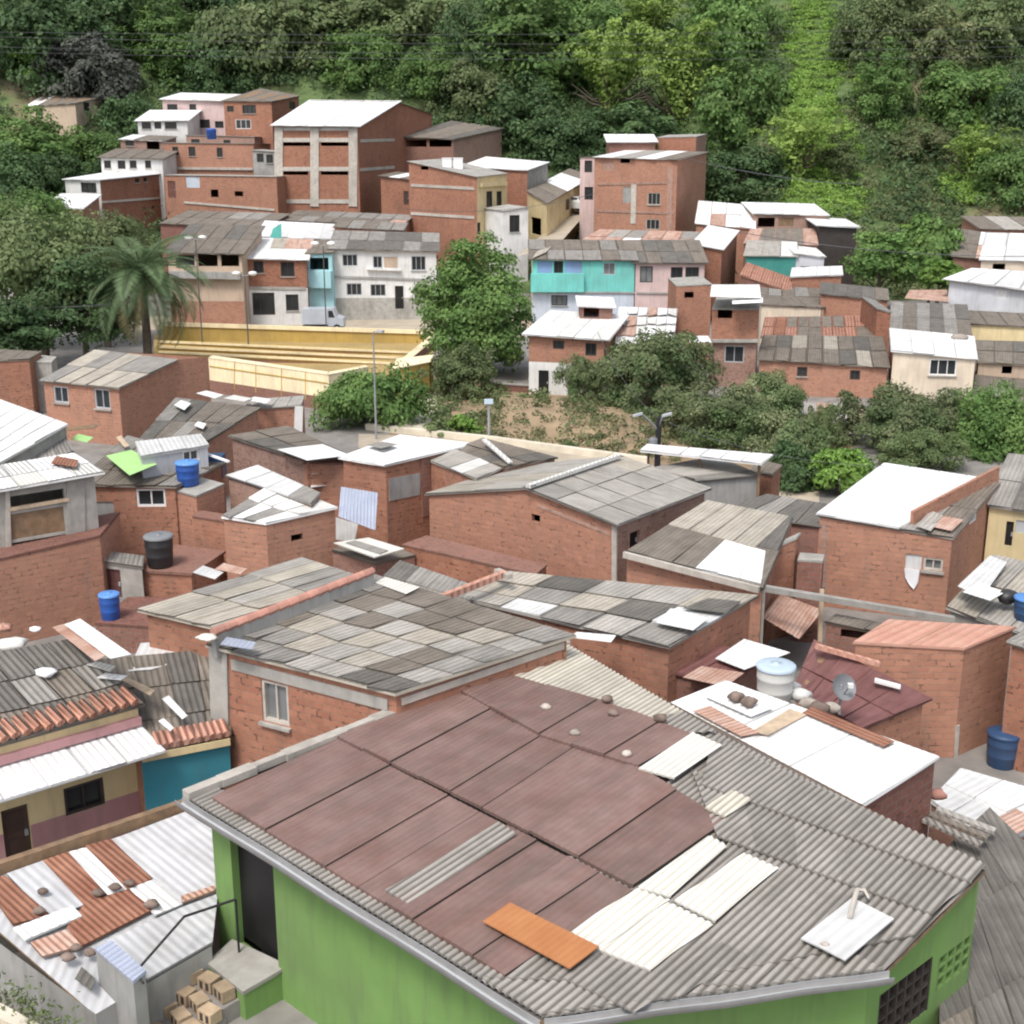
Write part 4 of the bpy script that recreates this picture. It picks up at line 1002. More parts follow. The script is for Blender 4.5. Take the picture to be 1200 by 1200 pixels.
H('rooftop_room', 'small silver-white rooftop room with dark window beside the blue tank', [(166, 535, 3.85), (243, 522, 3.85), (234, 509, 3.95), (160, 518, 3.95)], 2.9, 'silver_paint', roof=dict(m='zinc', rows=1, cols=3, over=.05), ops=[(0, 214, 527, 234, 541, 'w', 'white_paint')], cat='room')
barrel('bright blue water tank standing on top of the brick pier', Z(221, 568, 2.95), .36, .76, 'plastic_blue', 'lid_blue', 'water_tank')
m = MB(); m.box(Z(252, 545, 3.0), V((.3, 0, 0)), V((0, .3, 0)), V((0, 0, .35)), 'tank_navy'); m.bar(Z(240, 531, 3.5), Z(268, 541, 3.4), .1, .05, 'cloth_white')
solo(m, 'storage_box', 'dark blue box behind the bright blue water tank', 'box', Z(252, 545, 2.7))
H('brick_ledge', 'low brick block carrying the black water tank', [(163, 668, 1.5), (224, 672, 1.5), (262, 646, 1.5), (196, 638, 1.5)], 0, 'brick', roof=dict(m='brick_dark', rows=1, cols=1, over=.06, lift=0), cat='ledge')
barrel('black water tank with grey lid on the low brick block', Z(188, 662, 1.55), .40, .92, 'tank_black', 'tank_lid_grey', 'water_tank')
H('brick_wall', 'short brick wall with dark red door behind the lower blue barrel', [(118, 657, 1.75), (166, 664, 1.7), (168, 652, 1.7), (122, 646, 1.75)], 0, 'concrete', ops=[(0, 122, 667, 142, 700, 'd', 'maroon_dark')], roof=dict(m='fc_grey', rows=1, cols=2, over=.05), cat='wall')
barrel('royal blue barrel standing beside the end of the brick balcony house', Z(130, 725, .8), .27, .74, 'plastic_blue', 'lid_blue')
H('brick_platform', 'low brick platform under the royal blue barrel', [(112, 730, .8), (190, 735, .8), (250, 700, .8), (150, 700, .8)], 0, 'brick_dark', roof=dict(m='brick_dark', rows=1, cols=1, over=.02, lift=0), cat='platform')
H('brick_house', 'small brick house with broken white roof and one tiny hole in its wall', [(262, 605, 2.75), (312, 613, 2.7), (392, 594, 2.8), (322, 566, 3.0)], 0, ['brick', 'brick', 'brick', 'brick'], roof=dict(m={'zinc_white': 6, 'fc_white': 2, 'fc_grey': .7}, rows=2, cols=4, over=.06, jit=.1), ops=[(1, 341, 626, 355, 634, 'o')], seed=2)
H('shed', 'narrow shed with blue-grey roof behind the broken white roof', [(268, 557, 3.0), (364, 590, 2.95), (374, 578, 3.05), (300, 546, 3.2)], 0, 'brick_pale', roof=dict(m={'fc_grey': 2, 'zinc': 2}, rows=1, cols=4, over=.06), cat='shed')
H('brick_house', 'pale brick house with dark sagging roof left of the long white roof', [(272, 511, 3.1), (360, 539, 3.1), (408, 534, 3.15), (335, 500, 3.35)], 0, ['brick_pale', 'brick', 'brick', 'brick'], roof=[dict(m={'fc_dark': 2, 'fc_brown': 2}, rows=2, cols=4, over=.1)], seed=6)
loose_sheet('roof_sheet', 'long white sheet at the front edge of the dark sagging roof', [(325, 528), (360, 541), (410, 535), (378, 522)], 'zinc_white', z=3.25, cat='sheet', lift=.05)
H('brick_house', 'tall brick house under the long white zinc roof in the middle left', [(402, 536, 3.25), (452, 544, 3.2), (549, 520, 3.25), (471, 511, 3.45)], 0, 'brick', roof=dict(m='zinc_white', rows=1, cols=4, over=.14, lift=.01),
  trims=[('plaster_patch', 1, [(456, 574, 492, 567)], .75, .02, 'plaster_grey'), ('corner_pier', 1, [(497, 536, 500, 604)], .4, .05, 'brick_dark')], seed=1)
loose_sheet('roof_hatch', 'grey hatch sheet on the long white zinc roof', [(430, 523), (447, 527), (466, 522), (448, 519)], 'fc_grey', z=3.42, cat='hatch', lift=.05)
H('brick_house', 'brick house with beige lean-to roof between long white roof and gable house', [(499, 537, 3.0), (559, 561, 2.9), (588, 548, 3.0), (532, 527, 3.2)], 0, 'brick', roof=dict(m={'fc_light': 3, 'fc_white': 2}, rows=1, cols=4, over=.06), seed=3)
H('shed', 'shed with dark mossy pitched roof behind the beige lean-to', [(534, 528, 3.1), (592, 547, 3.05), (650, 536, 3.1), (566, 514, 3.45)], 0, 'brick_pale', roof=dict(m={'fc_brown': 3, 'fc_dark': 1}, rows=2, cols=4, over=.06), cat='shed')
m = MB(); m.bar(Z(567, 515, 3.55), Z(598, 542, 3.2), .16, .06, 'fc_white'); solo(m, 'ridge_strip', 'pale strip lying down the dark mossy roof', 'strip', Z(567, 515, 3.5))
for nm, lb, q, mt in (('leaning_sheet', 'pale blue metal sheet wall leaning against the brick house', [(400, 571, 38.6), (443, 578, 38.2), (440, 622, 37.4), (397, 606, 37.6)], 'zinc_blue'), ('leaning_sheet', 'small whitish sheet below the pale blue metal sheet', [(394, 606, 42.3), (420, 614, 41.9), (416, 636, 42.1), (394, 632, 42.4)], 'zinc')):
    loose_sheet(nm, lb, q, mt, cat='panel')
for i, (q, lb) in enumerate((([(365, 557), (398, 553), (400, 547), (368, 550)], 'upper of two small white sheets on the brick wall left of the blue sheet'), ([(364, 572), (398, 568), (400, 560), (368, 563)], 'lower of two small white sheets on the brick wall left of the blue sheet'))):
    loose_sheet('canopy_sheet', lb, q, 'zinc_white', z=2.6 - i * .4, cat='sheet')
aw = [(391, 637), (439, 654), (474, 644), (432, 631)]
loose_sheet('awning', 'patched tin awning sticking out below the pale blue metal sheet', aw, 'wave_white', z=2.1, cat='awning', thick=.04)
loose_sheet('roof_sheet', 'rusty strip lying on the patched tin awning', [(405, 637), (445, 650), (455, 646), (416, 634)], 'fc_grey', z=2.13, cat='sheet')
gh = H('gable_house', 'big brick house with grey gabled fibre-cement roof in the centre', [(503, 578, 2.7), (621, 571, 3.45), (722, 612, 3.0), (826, 572, 3.0), (726, 535, 3.5), (612, 546, 2.8)], 0, ['brick', 'brick', 'brick_pale', 'brick', 'brick', 'brick'],
  roof=[dict(m={'fc_light': 9, 'fc_grey': 1, 'fc_beige': 2}, rows=3, cols=5, over=.16, q=[(2, 3, 4, 1)], jit=.01), dict(m={'fc_light': 4, 'fc_beige': 2}, rows=2, cols=4, over=.1, q=[(5, 0, 1, 4)])],
  ops=[(1, 623, 603, 633, 612, 'o'), (2, 738, 623, 749, 645, 'd', 'door_black')], cat='house',
  trims=[('corner_column', 1, [(720, 616, 720, 690)], .16, .02, 'pale_mortar'), ('concrete_beam', 1, [(630, 592, 715, 626)], .10, .015, 'brick_pale')], seed=9)
m = MB(); m.bar(W((619, 570, 3.56)), W((726, 534, 3.62)), .16, .10, 'fc_white'); m.build('ridge_cap', gh)
H('brick_wall', 'lower brick wall standing proud below the gable house wall', [(472, 638, 1.9), (628, 673, 1.8), (640, 662, 1.85), (500, 628, 1.95)], 0, 'brick', roof=dict(m='brick_dark', rows=1, cols=1, over=.02, lift=0), cat='wall')
# house with beige, brown and white roof right of centre
pa, pb, pc, pd = W((735, 648, 2.75)), W((893, 689, 2.6)), W((903, 648, 2.72)), W((828, 588, 2.95)); pe = W((928, 607, 2.9))
pp = plane3(pa, pb, pd)
def on(x, y, lift=.05): return PL(x, y, *pp) + pp[1] * lift
br = H('brick_house', 'low brick house with brown, beige and bright white roof right of the gable house', [pa, pb, pc, pe, pd], 0, ['brick', 'brick_dark', 'brick', 'brick', 'brick'],
  roof=[dict(m={'fc_dark': 3, 'fc_brown': 1}, rows=2, cols=4, over=.04, q=[(0, 1, 3, 4)]), dict(m='fc_brown', rows=1, cols=3, over=.0, q=[(on(735, 648), on(815, 669), on(850, 634), on(783, 617))]),
        dict(m='zinc_white', rows=1, cols=3, over=.0, q=[(on(815, 669), on(892, 688), on(897, 648), on(850, 634))], jit=.06), dict(m={'fc_beige': 3, 'fc_light': 2}, rows=1, cols=4, over=.0, q=[(on(783, 617), on(886, 645), on(925, 607), on(828, 588))])])
m = MB(); m.bar(pa + V((0, 0, .02)) + (pa - pd).normalized() * .2, pb + V((0, 0, .02)) + (pa - pd).normalized() * .2, .1, .16, 'pale_mortar'); m.build('fascia', br)
m = MB(); m.bar(Z(893, 690, 2.5), V((Z(893, 690, 2.5).x, Z(893, 690, 2.5).y, 0)), .14, .14, 'pale_mortar', up=V((0, 1, 0))); solo(m, 'post', 'pale concrete post at the white corner of the brown and beige roof', 'post', V((Z(893, 690, 2.5).x, Z(893, 690, 2.5).y, 0)))
H('brick_wall', 'small stepped brick wall left of the white roofed brick house, slanted half', [(898, 646, 2.6), (933, 630, 2.85), (938, 624, 2.85), (903, 640, 2.6)], 0, 'brick', cat='wall', roof=dict(m='concrete', rows=1, cols=1, over=.01, lift=0))
H('brick_wall', 'small stepped brick wall left of the white roofed brick house, level half', [(935, 656, 2.35), (964, 658, 2.35), (966, 650, 2.35), (938, 648, 2.35)], 0, 'brick_dark', cat='wall', roof=dict(m='concrete', rows=1, cols=1, over=.01, lift=0))
loose_sheet('roof_sheet', 'rust-streaked sheet slumped between two posts behind the maroon roofs', [(892, 724, 32.6), (936, 750, 32.2), (964, 716, 34.4), (914, 697, 34.8)], 'rust_pale', cat='sheet')
m = MB(); m.bar(Z(888, 688, 2.5), Z(1118, 726, 1.9), .18, .14, 'concrete'); solo(m, 'concrete_beam', 'long thin concrete beam below the white roofed brick house', 'beam', Z(888, 688, 2.5))
m = MB(); a = Z(963, 740, 1.4); m.bar(Z(963, 690, 2.3), V((a.x, a.y, 0)), .1, .1, 'wood_pale', up=V((0, 1, 0))); solo(m, 'post', 'wooden post beside the rust-streaked sheet', 'post', V((a.x, a.y, 0)))
H('brick_wall', 'brick yard wall with a dark opening under the thin concrete beam', [(968, 728, 1.75), (1060, 748, 1.6), (1070, 738, 1.6), (980, 720, 1.75)], 0, 'brick_dark', ops=[(0, 985, 737, 1022, 750, 'o')], cat='wall', roof=dict(m='fc_brown', rows=1, cols=2, over=.03))
# white roofed brick house, right
q = [W((961, 603, 2.8)), W((1116, 630, 2.5)), W((1170, 566, 3.1)), W((1038, 546, 3.3))]
pl = plane3(q[0], q[1], q[3])
def on2(x, y, lift=.06): return PL(x, y, *pl) + pl[1] * lift
wr2 = H('brick_house', 'tall brick house with blinding white sloping roof at the right', q, 0, 'brick', ops=[(0, 1061, 650, 1080, 667, 's', 'zinc'), (0, 1082, 654, 1105, 669, 'wg', 'pale_mortar'), (1, 1137, 595, 1145, 612, 'w', 'white_paint')],
  roof=[dict(m={'fc_grey': 2, 'fc_brown': 2}, rows=2, cols=5, over=.05), dict(m='zinc_white', rows=1, cols=4, over=.1, lift=.01, jit=.01, q=[(on2(961, 603), on2(1052, 619), on2(1160, 566, .1), on2(1038, 546))])],
  trims=[('corner_column', 0, [(966, 612, 966, 705)], .16, .02, 'brick_pale')], seed=14)
up_ = MB(); a = on2(1068, 616, .0); b = on2(1168, 566, .0); up_.bar(a + V((0, 0, .18)), b + V((0, 0, .28)), .1, .5, 'brick'); up_.build('parapet', wr2)
for px, lb, mt in (([(1072, 622), (1090, 628), (1104, 610), (1090, 604)], 'beige sheet at the front corner of the blinding white roof', 'fc_light'), ([(1088, 622), (1114, 628), (1128, 615), (1104, 610)], 'pinkish sheet at the front right corner of the blinding white roof', 'rust_pale')):
    loose_sheet('roof_sheet', lb, px, mt, plane=pl, cat='sheet', lift=.16)
m = MB(); P_ = [PL(x, y, q[0], V(((q[1]-q[0]).y, -(q[1]-q[0]).x, 0)).normalized()) for x, y in ((1060, 665), (1078, 667), (1076, 682), (1071, 690), (1066, 684), (1061, 676))]
nq = V(((q[1]-q[0]).y, -(q[1]-q[0]).x, 0)).normalized(); P2 = [p + nq * (.07 + .02 * math.sin(i * 2)) for i, p in enumerate(P_)]
m.face(P2, 'cloth_white'); m.face([p - nq * .03 for p in P2][::-1], 'cloth_white')
for i in range(6): m.face([P2[i] - nq * .03, P2[(i+1)%6] - nq * .03, P2[(i+1)%6], P2[i]], 'cloth_white')
solo(m, 'cloth', 'white cloth hanging from the window of the white roofed house', 'cloth', P2[0])
H('yellow_house', 'yellow house with grey roof and black door at the right picture edge', [(1160, 590, 2.7), (1280, 610, 2.6), (1300, 545, 3.5), (1186, 534, 3.5)], 0, ['stucco_yellow', 'stucco_yellow', 'brick', 'brick'], roof=dict(m={'fc_grey': 3, 'fc_dark': 2}, rows=2, cols=4, over=.15), ops=[(0, 1178, 611, 1187, 640, 'd', 'door_black'), (0, 1190, 610, 1204, 625, 's', 'grey_paint')], cat='house')
H('shed', 'shed with beige and white sheet roof at the right below the yellow house', [(1114, 712, 1.9), (1260, 762, 1.8), (1330, 690, 2.1), (1168, 652, 2.3)], 0, 'concrete', roof=dict(m={'fc_light': 4, 'fc_beige': 2, 'fc_white': 2}, rows=2, cols=4, over=.1, jit=.06), cat='shed')
for px, z, lb, mt in (([(1122, 688), (1150, 702), (1180, 660), (1160, 652)], 2.35, 'grey zinc sheet at the left end of the beige shed roof', 'zinc'), ([(1128, 695), (1160, 705), (1178, 695), (1146, 684)], 2.4, 'white sheet at the lower left of the beige shed roof', 'zinc_white')):
    loose_sheet('roof_sheet', lb, px, mt, z=z, cat='sheet')
rock('rubber_sack', 'black rubber bundle on the beige shed roof at the right edge', Z(1180, 708, 2.1), .3, 'tank_black', cat='bundle')
barrel('navy barrel cut by the right picture edge beside the black bundle', Z(1203, 726, 1.9), .33, .6, 'tank_navy', 'lid_blue')
H('grey_house', 'grey plastered house with beige roof in front of the long white canopy', [(768, 549, 2.85), (816, 562, 2.8), (888, 556, 2.85), (838, 536, 3.0)], 0, 'plaster_grey', roof=dict(m={'fc_light': 3, 'fc_grey': 2}, rows=1, cols=4, over=.1), cat='house')
can = [(752, 526), (892, 542), (902, 534), (760, 521)]
t = thing('canopy', 'long thin white canopy on posts behind the grey plastered house', 'canopy', Z(820, 534, 0))
m = MB(); roof_mesh(m, [Z(752, 528, 3.35), Z(892, 543, 3.35), Z(904, 533, 3.4), Z(760, 521, 3.4)], 'zinc_white', 1, 6, .05); m.build('roof', t)
for x, y in ((760, 528), (890, 542), (820, 534)):
    m = MB(); p = Z(x, y, 3.3); m.bar(p, V((p.x, p.y, 0)), .08, .08, 'wood', up=V((0, 1, 0))); m.build('post', t)
H('shed', 'shed with dark flat roof behind the beige and brown roof', [(842, 602, 2.5), (962, 616, 2.45), (972, 592, 2.55), (898, 580, 2.7)], 0, 'brick_dark', roof=dict(m={'fc_dark': 3, 'fc_grey': 1}, rows=1, cols=4, over=.08), cat='shed')
H('brick_house', 'dark brick house in the shade under the right end of the long white canopy', [(880, 552, 2.6), (905, 556, 2.6), (915, 545, 2.7), (890, 540, 2.7)], 0, 'brick', roof=dict(m='fc_brown', rows=1, cols=2, over=.05))
# ------------------------------------------------------------------ LEFT, beyond: small brick house with two windows and neighbours
sb = H('brick_house', 'brick house with two small windows and weathered grey roof at the left below the palm', [(51, 445, 2.75), (139, 454, 2.7), (204, 422, 3.3), (244, 418, 3.2), (112, 411, 3.4)], 0, ['brick', 'brick_orange', 'brick', 'brick', 'brick'], roof=dict(m={'fc_grey': 4, 'fc_beige': 3, 'fc_brown': 1}, rows=2, cols=5, over=.15, q=[(0, 1, 2, 4)]),
  ops=[(0, 63, 453, 80, 472, 'w', 'grey_paint'), (0, 111, 456, 129, 479, 'w', 'grey_paint')], seed=4)
H('shed', 'shed with wide dark grey roof in front of the small brick house', [(160, 521, 2.55), (243, 516, 2.55), (302, 478, 2.75), (208, 467, 2.9)], 0, 'brick', roof=dict(m={'fc_grey': 2, 'fc_brown': 3, 'fc_dark': 1}, rows=2, cols=5, over=.1), cat='shed')
H('brick_wall', 'flat brick wall with a whitish end post left of the young tree', [(284, 480, 2.6), (352, 475, 2.6), (356, 464, 2.6), (298, 468, 2.7)], 0, 'brick', roof=dict(m='fc_light', rows=1, cols=4, over=.06), cat='wall', trims=[('end_post', 0, [(350, 476, 349, 508)], .34, .08, 'white_paint')])
H('brick_house', 'brick house cut by the left picture edge beside a grey pillar', [(-40, 425, 2.9), (34, 421, 2.9), (48, 412, 2.9), (-10, 409, 3.0)], 0, 'brick', roof=dict(m='fc_brown', rows=1, cols=3, over=.05))
H('concrete_wall', 'pale grey concrete wall beside the brick house at the left edge', [(34, 424, 2.6), (60, 425, 2.6), (66, 418, 2.6), (44, 416, 2.6)], 0, 'concrete', roof=dict(m='concrete', rows=1, cols=1, over=.02, lift=0), cat='wall')
for i, (q, mt, lb, z) in enumerate((([(230, 462), (252, 468), (262, 464), (242, 459)], 'zinc_white', 'white sheet scrap at the left of three along the far roof edge', 3.0), ([(262, 468), (286, 472), (296, 468), (274, 464)], 'fc_white', 'white sheet scrap in the middle of three along the far roof edge', 2.95), ([(290, 470), (312, 474), (318, 469), (298, 466)], 'zinc_white', 'white sheet scrap at the right of three along the far roof edge', 2.9),
        ([(204, 476), (216, 482), (224, 474), (212, 470)], 'zinc_white', 'crumpled white scrap on the wide dark grey roof, the upper one', 2.95), ([(228, 500), (238, 504), (242, 498), (232, 495)], 'zinc_white', 'crumpled white scrap on the wide dark grey roof, the lower one', 2.75),
        ([(84, 516), (102, 520), (110, 514), (92, 510)], 'green_sheet', 'pale green plank scrap left of the lime awning', 3.5), ([(136, 514), (146, 526), (152, 524), (142, 512)], 'wood_pale', 'peach plank lying above the lime green awning', 3.6), ([(66, 508), (112, 503), (118, 498), (70, 503)], 'wood', 'brown plank lying behind the whitish zinc roof', 3.4))):
    loose_sheet('scrap_sheet', lb, q, mt, z=z, cat='scrap', lift=.05)

# joined walls that close the gaps between the brick houses
H('brick_wall', 'brick wall joining the blue tank pier to the small broken white roofed house', [(226, 605, 2.3), (316, 620, 2.3), (320, 612, 2.35), (232, 598, 2.35)], 0, 'brick', cat='wall', roof=dict(m='brick_dark', rows=1, cols=1, over=.02, lift=0))
H('brick_wall', 'narrow brick wall behind the two small white sheets', [(356, 542, 3.0), (412, 543, 3.0), (414, 536, 3.05), (362, 536, 3.05)], 0, 'brick', cat='wall', roof=dict(m='brick_dark', rows=1, cols=1, over=.02, lift=0))
H('brick_shed', 'low dark brick shed under the patched tin awning', [(390, 645, 1.75), (440, 660, 1.7), (486, 650, 1.7), (432, 630, 1.75)], 0, 'brick_dark', cat='shed', roof=dict(m='fc_brown', rows=1, cols=2, over=.02))
def TT(*a): return [T(*p) for p in a]
N_ = None
# ------------------------------------------------------------------ the yellow sports court
cw = H('court_wall', 'cream painted low wall with brown base along the near side of the yellow court', [W((244, 419, 1.95)), W((385, 439, 1.9)), W((432, 430, 1.9)), W((428, 428, 1.9)), W((386, 436, 1.9)), W((248, 416.5, 1.95))], -.3, 'court_cream', bands=[(0, 310, 455, 'brick_dark'), (1, 405, 458, 'brick_dark')], cat='wall',
  roof=dict(m='court_cream', rows=1, cols=1, over=.02, lift=0, q=[(0, 1, 4, 5), (1, 2, 3, 4)]), trims=[('rail', 0, [(246, 429, 384, 449)], .06, .03, 'court_gold')] + [('rail', 0, [(x, 420 + (x - 244) * .142, x, 452 + (x - 244) * .142)], .05, .02, 'court_gold') for x in (275, 300, 330, 358)])
H('court_wall', 'long ochre wall with pale coping at the back of the yellow court', FB(190, 379, 512, 389, 90, 89, .5, 0), -.6, 'court_gold', cat='wall', trims=[('coping', 0, [(190, 379.5, 512, 389.5)], .28, .10, 'court_cream')], roof=dict(m='court_cream', rows=1, cols=1, over=.1, lift=0))
m = MB(); t = thing('bleachers', 'ochre stepped benches with dark gaps inside the yellow court', 'bleachers', T(330, 418, 82))
for i, (y0, y1, tt) in enumerate(((401, 414, 86), (407, 421, 84), (413, 428, 82))):
    m = MB(); m.bar(T(186, y0, tt), T(488, y1, tt - 1.5), .55, .22, 'court_gold'); m.build('bench', t); m = MB(); m.bar(T(186, y0 + 4.2, tt - .2), T(488, y1 + 4.2, tt - 1.7), .1, .16, 'brick_dark'); m.build('bench_gap_shade', t)  # dark strip added for the shaded gap under each bench
    m = MB(); m.bar(T(186, y0 - .6, tt - .35), T(488, y1 - .6, tt - 1.85), .12, .12, 'court_cream'); m.build('bench_edge', t)
m = MB(); m.face([T(180, 398, 87), T(470, 412, 86), T(470, 440, 80), T(180, 425, 80)][::-1], 'stucco_ochre'); o = m.build('step_base', t)
H('court_wall', 'dark red side wall with pale sloping top at the right end of the yellow court', TT((463, 428, 77), (470, 429, 77), (514, 392, 89), (508, 391, 89)), -.6, 'brick_dark', cat='wall', roof=dict(m='court_cream', rows=1, cols=1, over=.06, lift=0))
H('court_wall', 'short gold wall beside the grey-green bush at the right end of the yellow court', [W((461, 432, 1.7)), W((503, 424, 1.75)), W((507, 416, 1.8)), W((466, 421, 1.7))], 0, 'court_gold', cat='wall', bands=[(0, 480, 462, 'stucco_ochre')], roof=dict(m='court_cream', rows=1, cols=1, over=.1, lift=0))
# roads, earth

def flat(name, pts, m, z, kind='structure'):
    mb = MB(); P = [Z(x, y, z) for x, y in pts]
    mb.face(P if (P[1]-P[0]).cross(P[2]-P[0]).z > 0 else P[::-1], m); return structure(mb, name, kind)
flat('street', [(150, 386), (640, 396), (640, 366), (150, 362)], 'road', .012)
flat('court_floor', [(180, 392), (520, 402), (470, 446), (385, 447), (240, 428), (180, 420)], 'stucco_ochre', .03)
flat('earth_yard', [(450, 520), (500, 440), (620, 452), (800, 470), (1000, 520), (1000, 560), (700, 540)], 'earth', .008)
flat('path', [(462, 500), (505, 452), (522, 455), (500, 512)], 'kerb', .016)
flat('lower_road', [(420, 508), (560, 515), (760, 545), (960, 570), (960, 590), (700, 560), (420, 525)], 'road', .020)
m = MB(); m.bar(Z(430, 500, .15), Z(575, 515, .15), .3, .3, 'kerb'); m.bar(Z(575, 515, .15), Z(760, 540, .15), .3, .3, 'kerb'); structure(m, 'kerb')
# tan earth bank between the road and the houses
from mathutils import noise as mnoise
def bank(u, v):
    x = 556 + 236 * u; y0 = 515 + 26 * u; y1 = 466 + 26 * u
    p = Z(x, y0 + (y1 - y0) * v, 0); e = sm(0, .2, u) * sm(1, .7, u)
    nz = mnoise.noise(V((p.x * .6, p.y * .6, 0))) + .5 * mnoise.noise(V((p.x * 1.9, p.y * 1.9, 3)))
    hh = .8 * sm(.0, .42 + .12 * nz, v) * (1 - .5 * sm(.7, 1, v)) * e + .22 * nz * e
    return p + V((0, 0, max(-.05, hh - .05)))
rows = [[bank(iu / 90, jv / 24) for iu in range(91)] for jv in range(25)]
m = MB(); m.grid(rows, 'earth', [[(p.x, p.y) for p in r] for r in rows]); structure(m, 'earth_bank')
# ------------------------------------------------------------------ street row behind the court
ROW = 'row houses facing the court'
H('white_house', 'white two-storey row house with grey base and two rows of windows', FB(388, 291, 511, 294, 100, 100.5, 7, .9), N_, ['stucco_white'] * 4, cat='house', bands=[(0, 450, 349, 'concrete')],
  roof=dict(m={'fc_grey': 3, 'fc_dark': 2}, rows=2, cols=6, over=.3), ops=[(0, 401, 298, 419, 312), (0, 437, 300, 448, 314), (0, 450, 301, 466, 314, 's', 'stucco_tan'), (0, 482, 300, 499, 317), (0, 406, 332, 424, 346), (0, 434, 333, 452, 347), (0, 463, 335, 473, 362, 'd', 'door_black'), (0, 485, 336, 501, 350)],
  trims=[('string_course', 0, [(389, 324, 510, 328)], .16, .10, 'plaster_grey'), ('balcony_edge', 0, [(430, 315, 470, 316.5)], .12, .3, 'stucco_white')], frames='grey_paint')
H('blue_house', 'narrow pale blue row house with a projecting balcony', FB(359, 297, 389, 296, 99, 99, 6, .6), N_, 'stucco_lightblue', cat='house', roof=dict(m='fc_brown', rows=1, cols=3, over=.15), ops=[(0, 363, 302, 385, 316, 'o')], trims=[('balcony', 0, [(359, 326, 389, 327)], 1.3, .7, 'stucco_lightblue')])
H('brick_house', 'brick row house over whitewashed ground floor with white sheet roof', FB(283, 302, 359, 304, 97, 97.5, 7, 1.0), N_, ['brick'] * 4, bands=[(0, 320, 338, 'stucco_white')], roof=dict(m={'zinc_white': 3, 'fc_beige': 2, 'rust_pale': 1}, rows=2, cols=5, over=.25),
  ops=[(0, 297, 306, 309, 320), (0, 329, 307, 345, 324), (0, 296, 343, 322, 369), (0, 335, 345, 350, 364)], trims=[('string_course', 0, [(284, 337, 358, 338)], .2, .08, 'concrete')])
H('tan_house', 'tan row house with open upper balcony and dark roof beside the brick row house', FB(196, 295, 283, 297, 95, 95, 8, 1.5), N_, ['stucco_tan'] * 4, cat='house', bands=[(0, 240, 353, 'brick')], roof=dict(m={'fc_dark': 2, 'fc_brown': 3}, rows=2, cols=5, over=.3),
  ops=[(0, 206, 299, 228, 311), (0, 232, 298, 255, 312, 'o'), (0, 259, 298, 280, 312, 'o'), (0, 222, 328, 236, 344, 's', 'wood_pale')], trims=[('balcony', 0, [(200, 321, 283, 323)], .5, .5, 'plaster_grey')])
# turquoise house and neighbours
tq = H('turquoise_house', 'turquoise upper storey house with blue recess and pale bluish ground floor', FB(624, 303, 744, 304, 96, 96, 5, 1.0), N_, ['stucco_turq', 'stucco_turq', 'brick', 'stucco_cream'], cat='house', bands=[(0, 690, 342, 'stucco_lilac')], roof=dict(m={'fc_brown': 2, 'fc_grey': 2}, rows=2, cols=6, over=.3),
  ops=[(0, 630, 306, 647, 320, 's', 'stucco_blue'), (0, 649, 306, 660, 320, 'w', 'dark_frame'), (0, 662, 306, 682, 320, 's', 'stucco_blue'), (0, 707, 308, 721, 322, 'wg', 'grey_paint'), (0, 646, 346, 665, 358, 'wg')],
  trims=[('balcony', 0, [(622, 331, 684, 331)], 1.35, .5, 'stucco_turq'), ('string_course', 0, [(624, 342, 744, 343)], .12, .1, 'plaster_grey')])
H('pink_house', 'pale pink row house with dark recessed windows right of the turquoise house', FB(745, 307, 826, 307, 96, 96, 5, 1.2), N_, ['stucco_pink', 'brick', 'brick', 'brick'], cat='house', roof=dict(m={'fc_dark': 2, 'fc_brown': 3}, rows=2, cols=5, over=.3),
  ops=[(0, 750, 312, 765, 331, 'wg'), (0, 786, 313, 800, 330), (0, 803, 313, 819, 331)], trims=[('string_course', 0, [(746, 343, 825, 344)], .12, .1, 'concrete')])
H('brick_house', 'brick house with bright white roof behind the pink row house', TT((812, 286, 100), (846, 292, 99), (864, 270, 106)), N_, ['brick', 'brick_orange', 'brick', 'brick'], roof=dict(m='zinc_white', rows=1, cols=3, over=.2))
H('brick_house', 'low brick house with pinkish and white patched roofs behind the turquoise house', TT((676, 286, 103), (814, 290, 103), (818, 272, 109), (704, 269, 109)), N_, 'brick', roof=dict(m={'rust_pale': 3, 'zinc_white': 1, 'fc_light': 2, 'fc_grey': 1}, rows=2, cols=6, over=.15, jit=.08))
loose_sheet('roof_sheet', 'pale cream sheet bending down at the left end of the turquoise house roof', [(624, 303, 95.5), (640, 296, 97), (652, 282, 101), (636, 284, 101)], 'fc_beige', cat='sheet')
# houses with trees in front, centre
H('brick_house', 'brick house with whitewashed ground floor and black door behind the round tree', TT((620, 391, 70), (708, 397, 69), (730, 370, 76)), 0, ['brick', 'brick', 'brick', 'brick'], bands=[(0, 650, 425, 'stucco_white'), (1, 715, 425, 'stucco_pink')], roof=dict(m={'zinc_white': 4, 'fc_white': 2}, rows=2, cols=5, over=.35),
  ops=[(0, 631, 434, 643, 470, 'd', 'door_black'), (0, 648, 399, 661, 409), (0, 686, 402, 699, 417)])
H('rooftop_shack', 'small brick shack with white roof standing on the white roofed brick house', FB(680, 358, 718, 360, 74.5, 74.5, 2.5, .25), 3.0, 'brick_dark', cat='shack', roof=dict(m='zinc_white', rows=1, cols=2, over=.2), ops=[(0, 684, 361, 702, 372, 'o')])
H('shack', 'shack covered in jumbled white and rusty sheets between two brick houses', TT((722, 406, 71), (788, 404, 71), (792, 362, 80), (727, 360, 80)), 0, 'brick_pale', cat='shack', roof=dict(m={'zinc_white': 5, 'rust_pale': 3, 'fc_white': 2}, rows=4, cols=6, over=.1, jit=.15, lift=.08))
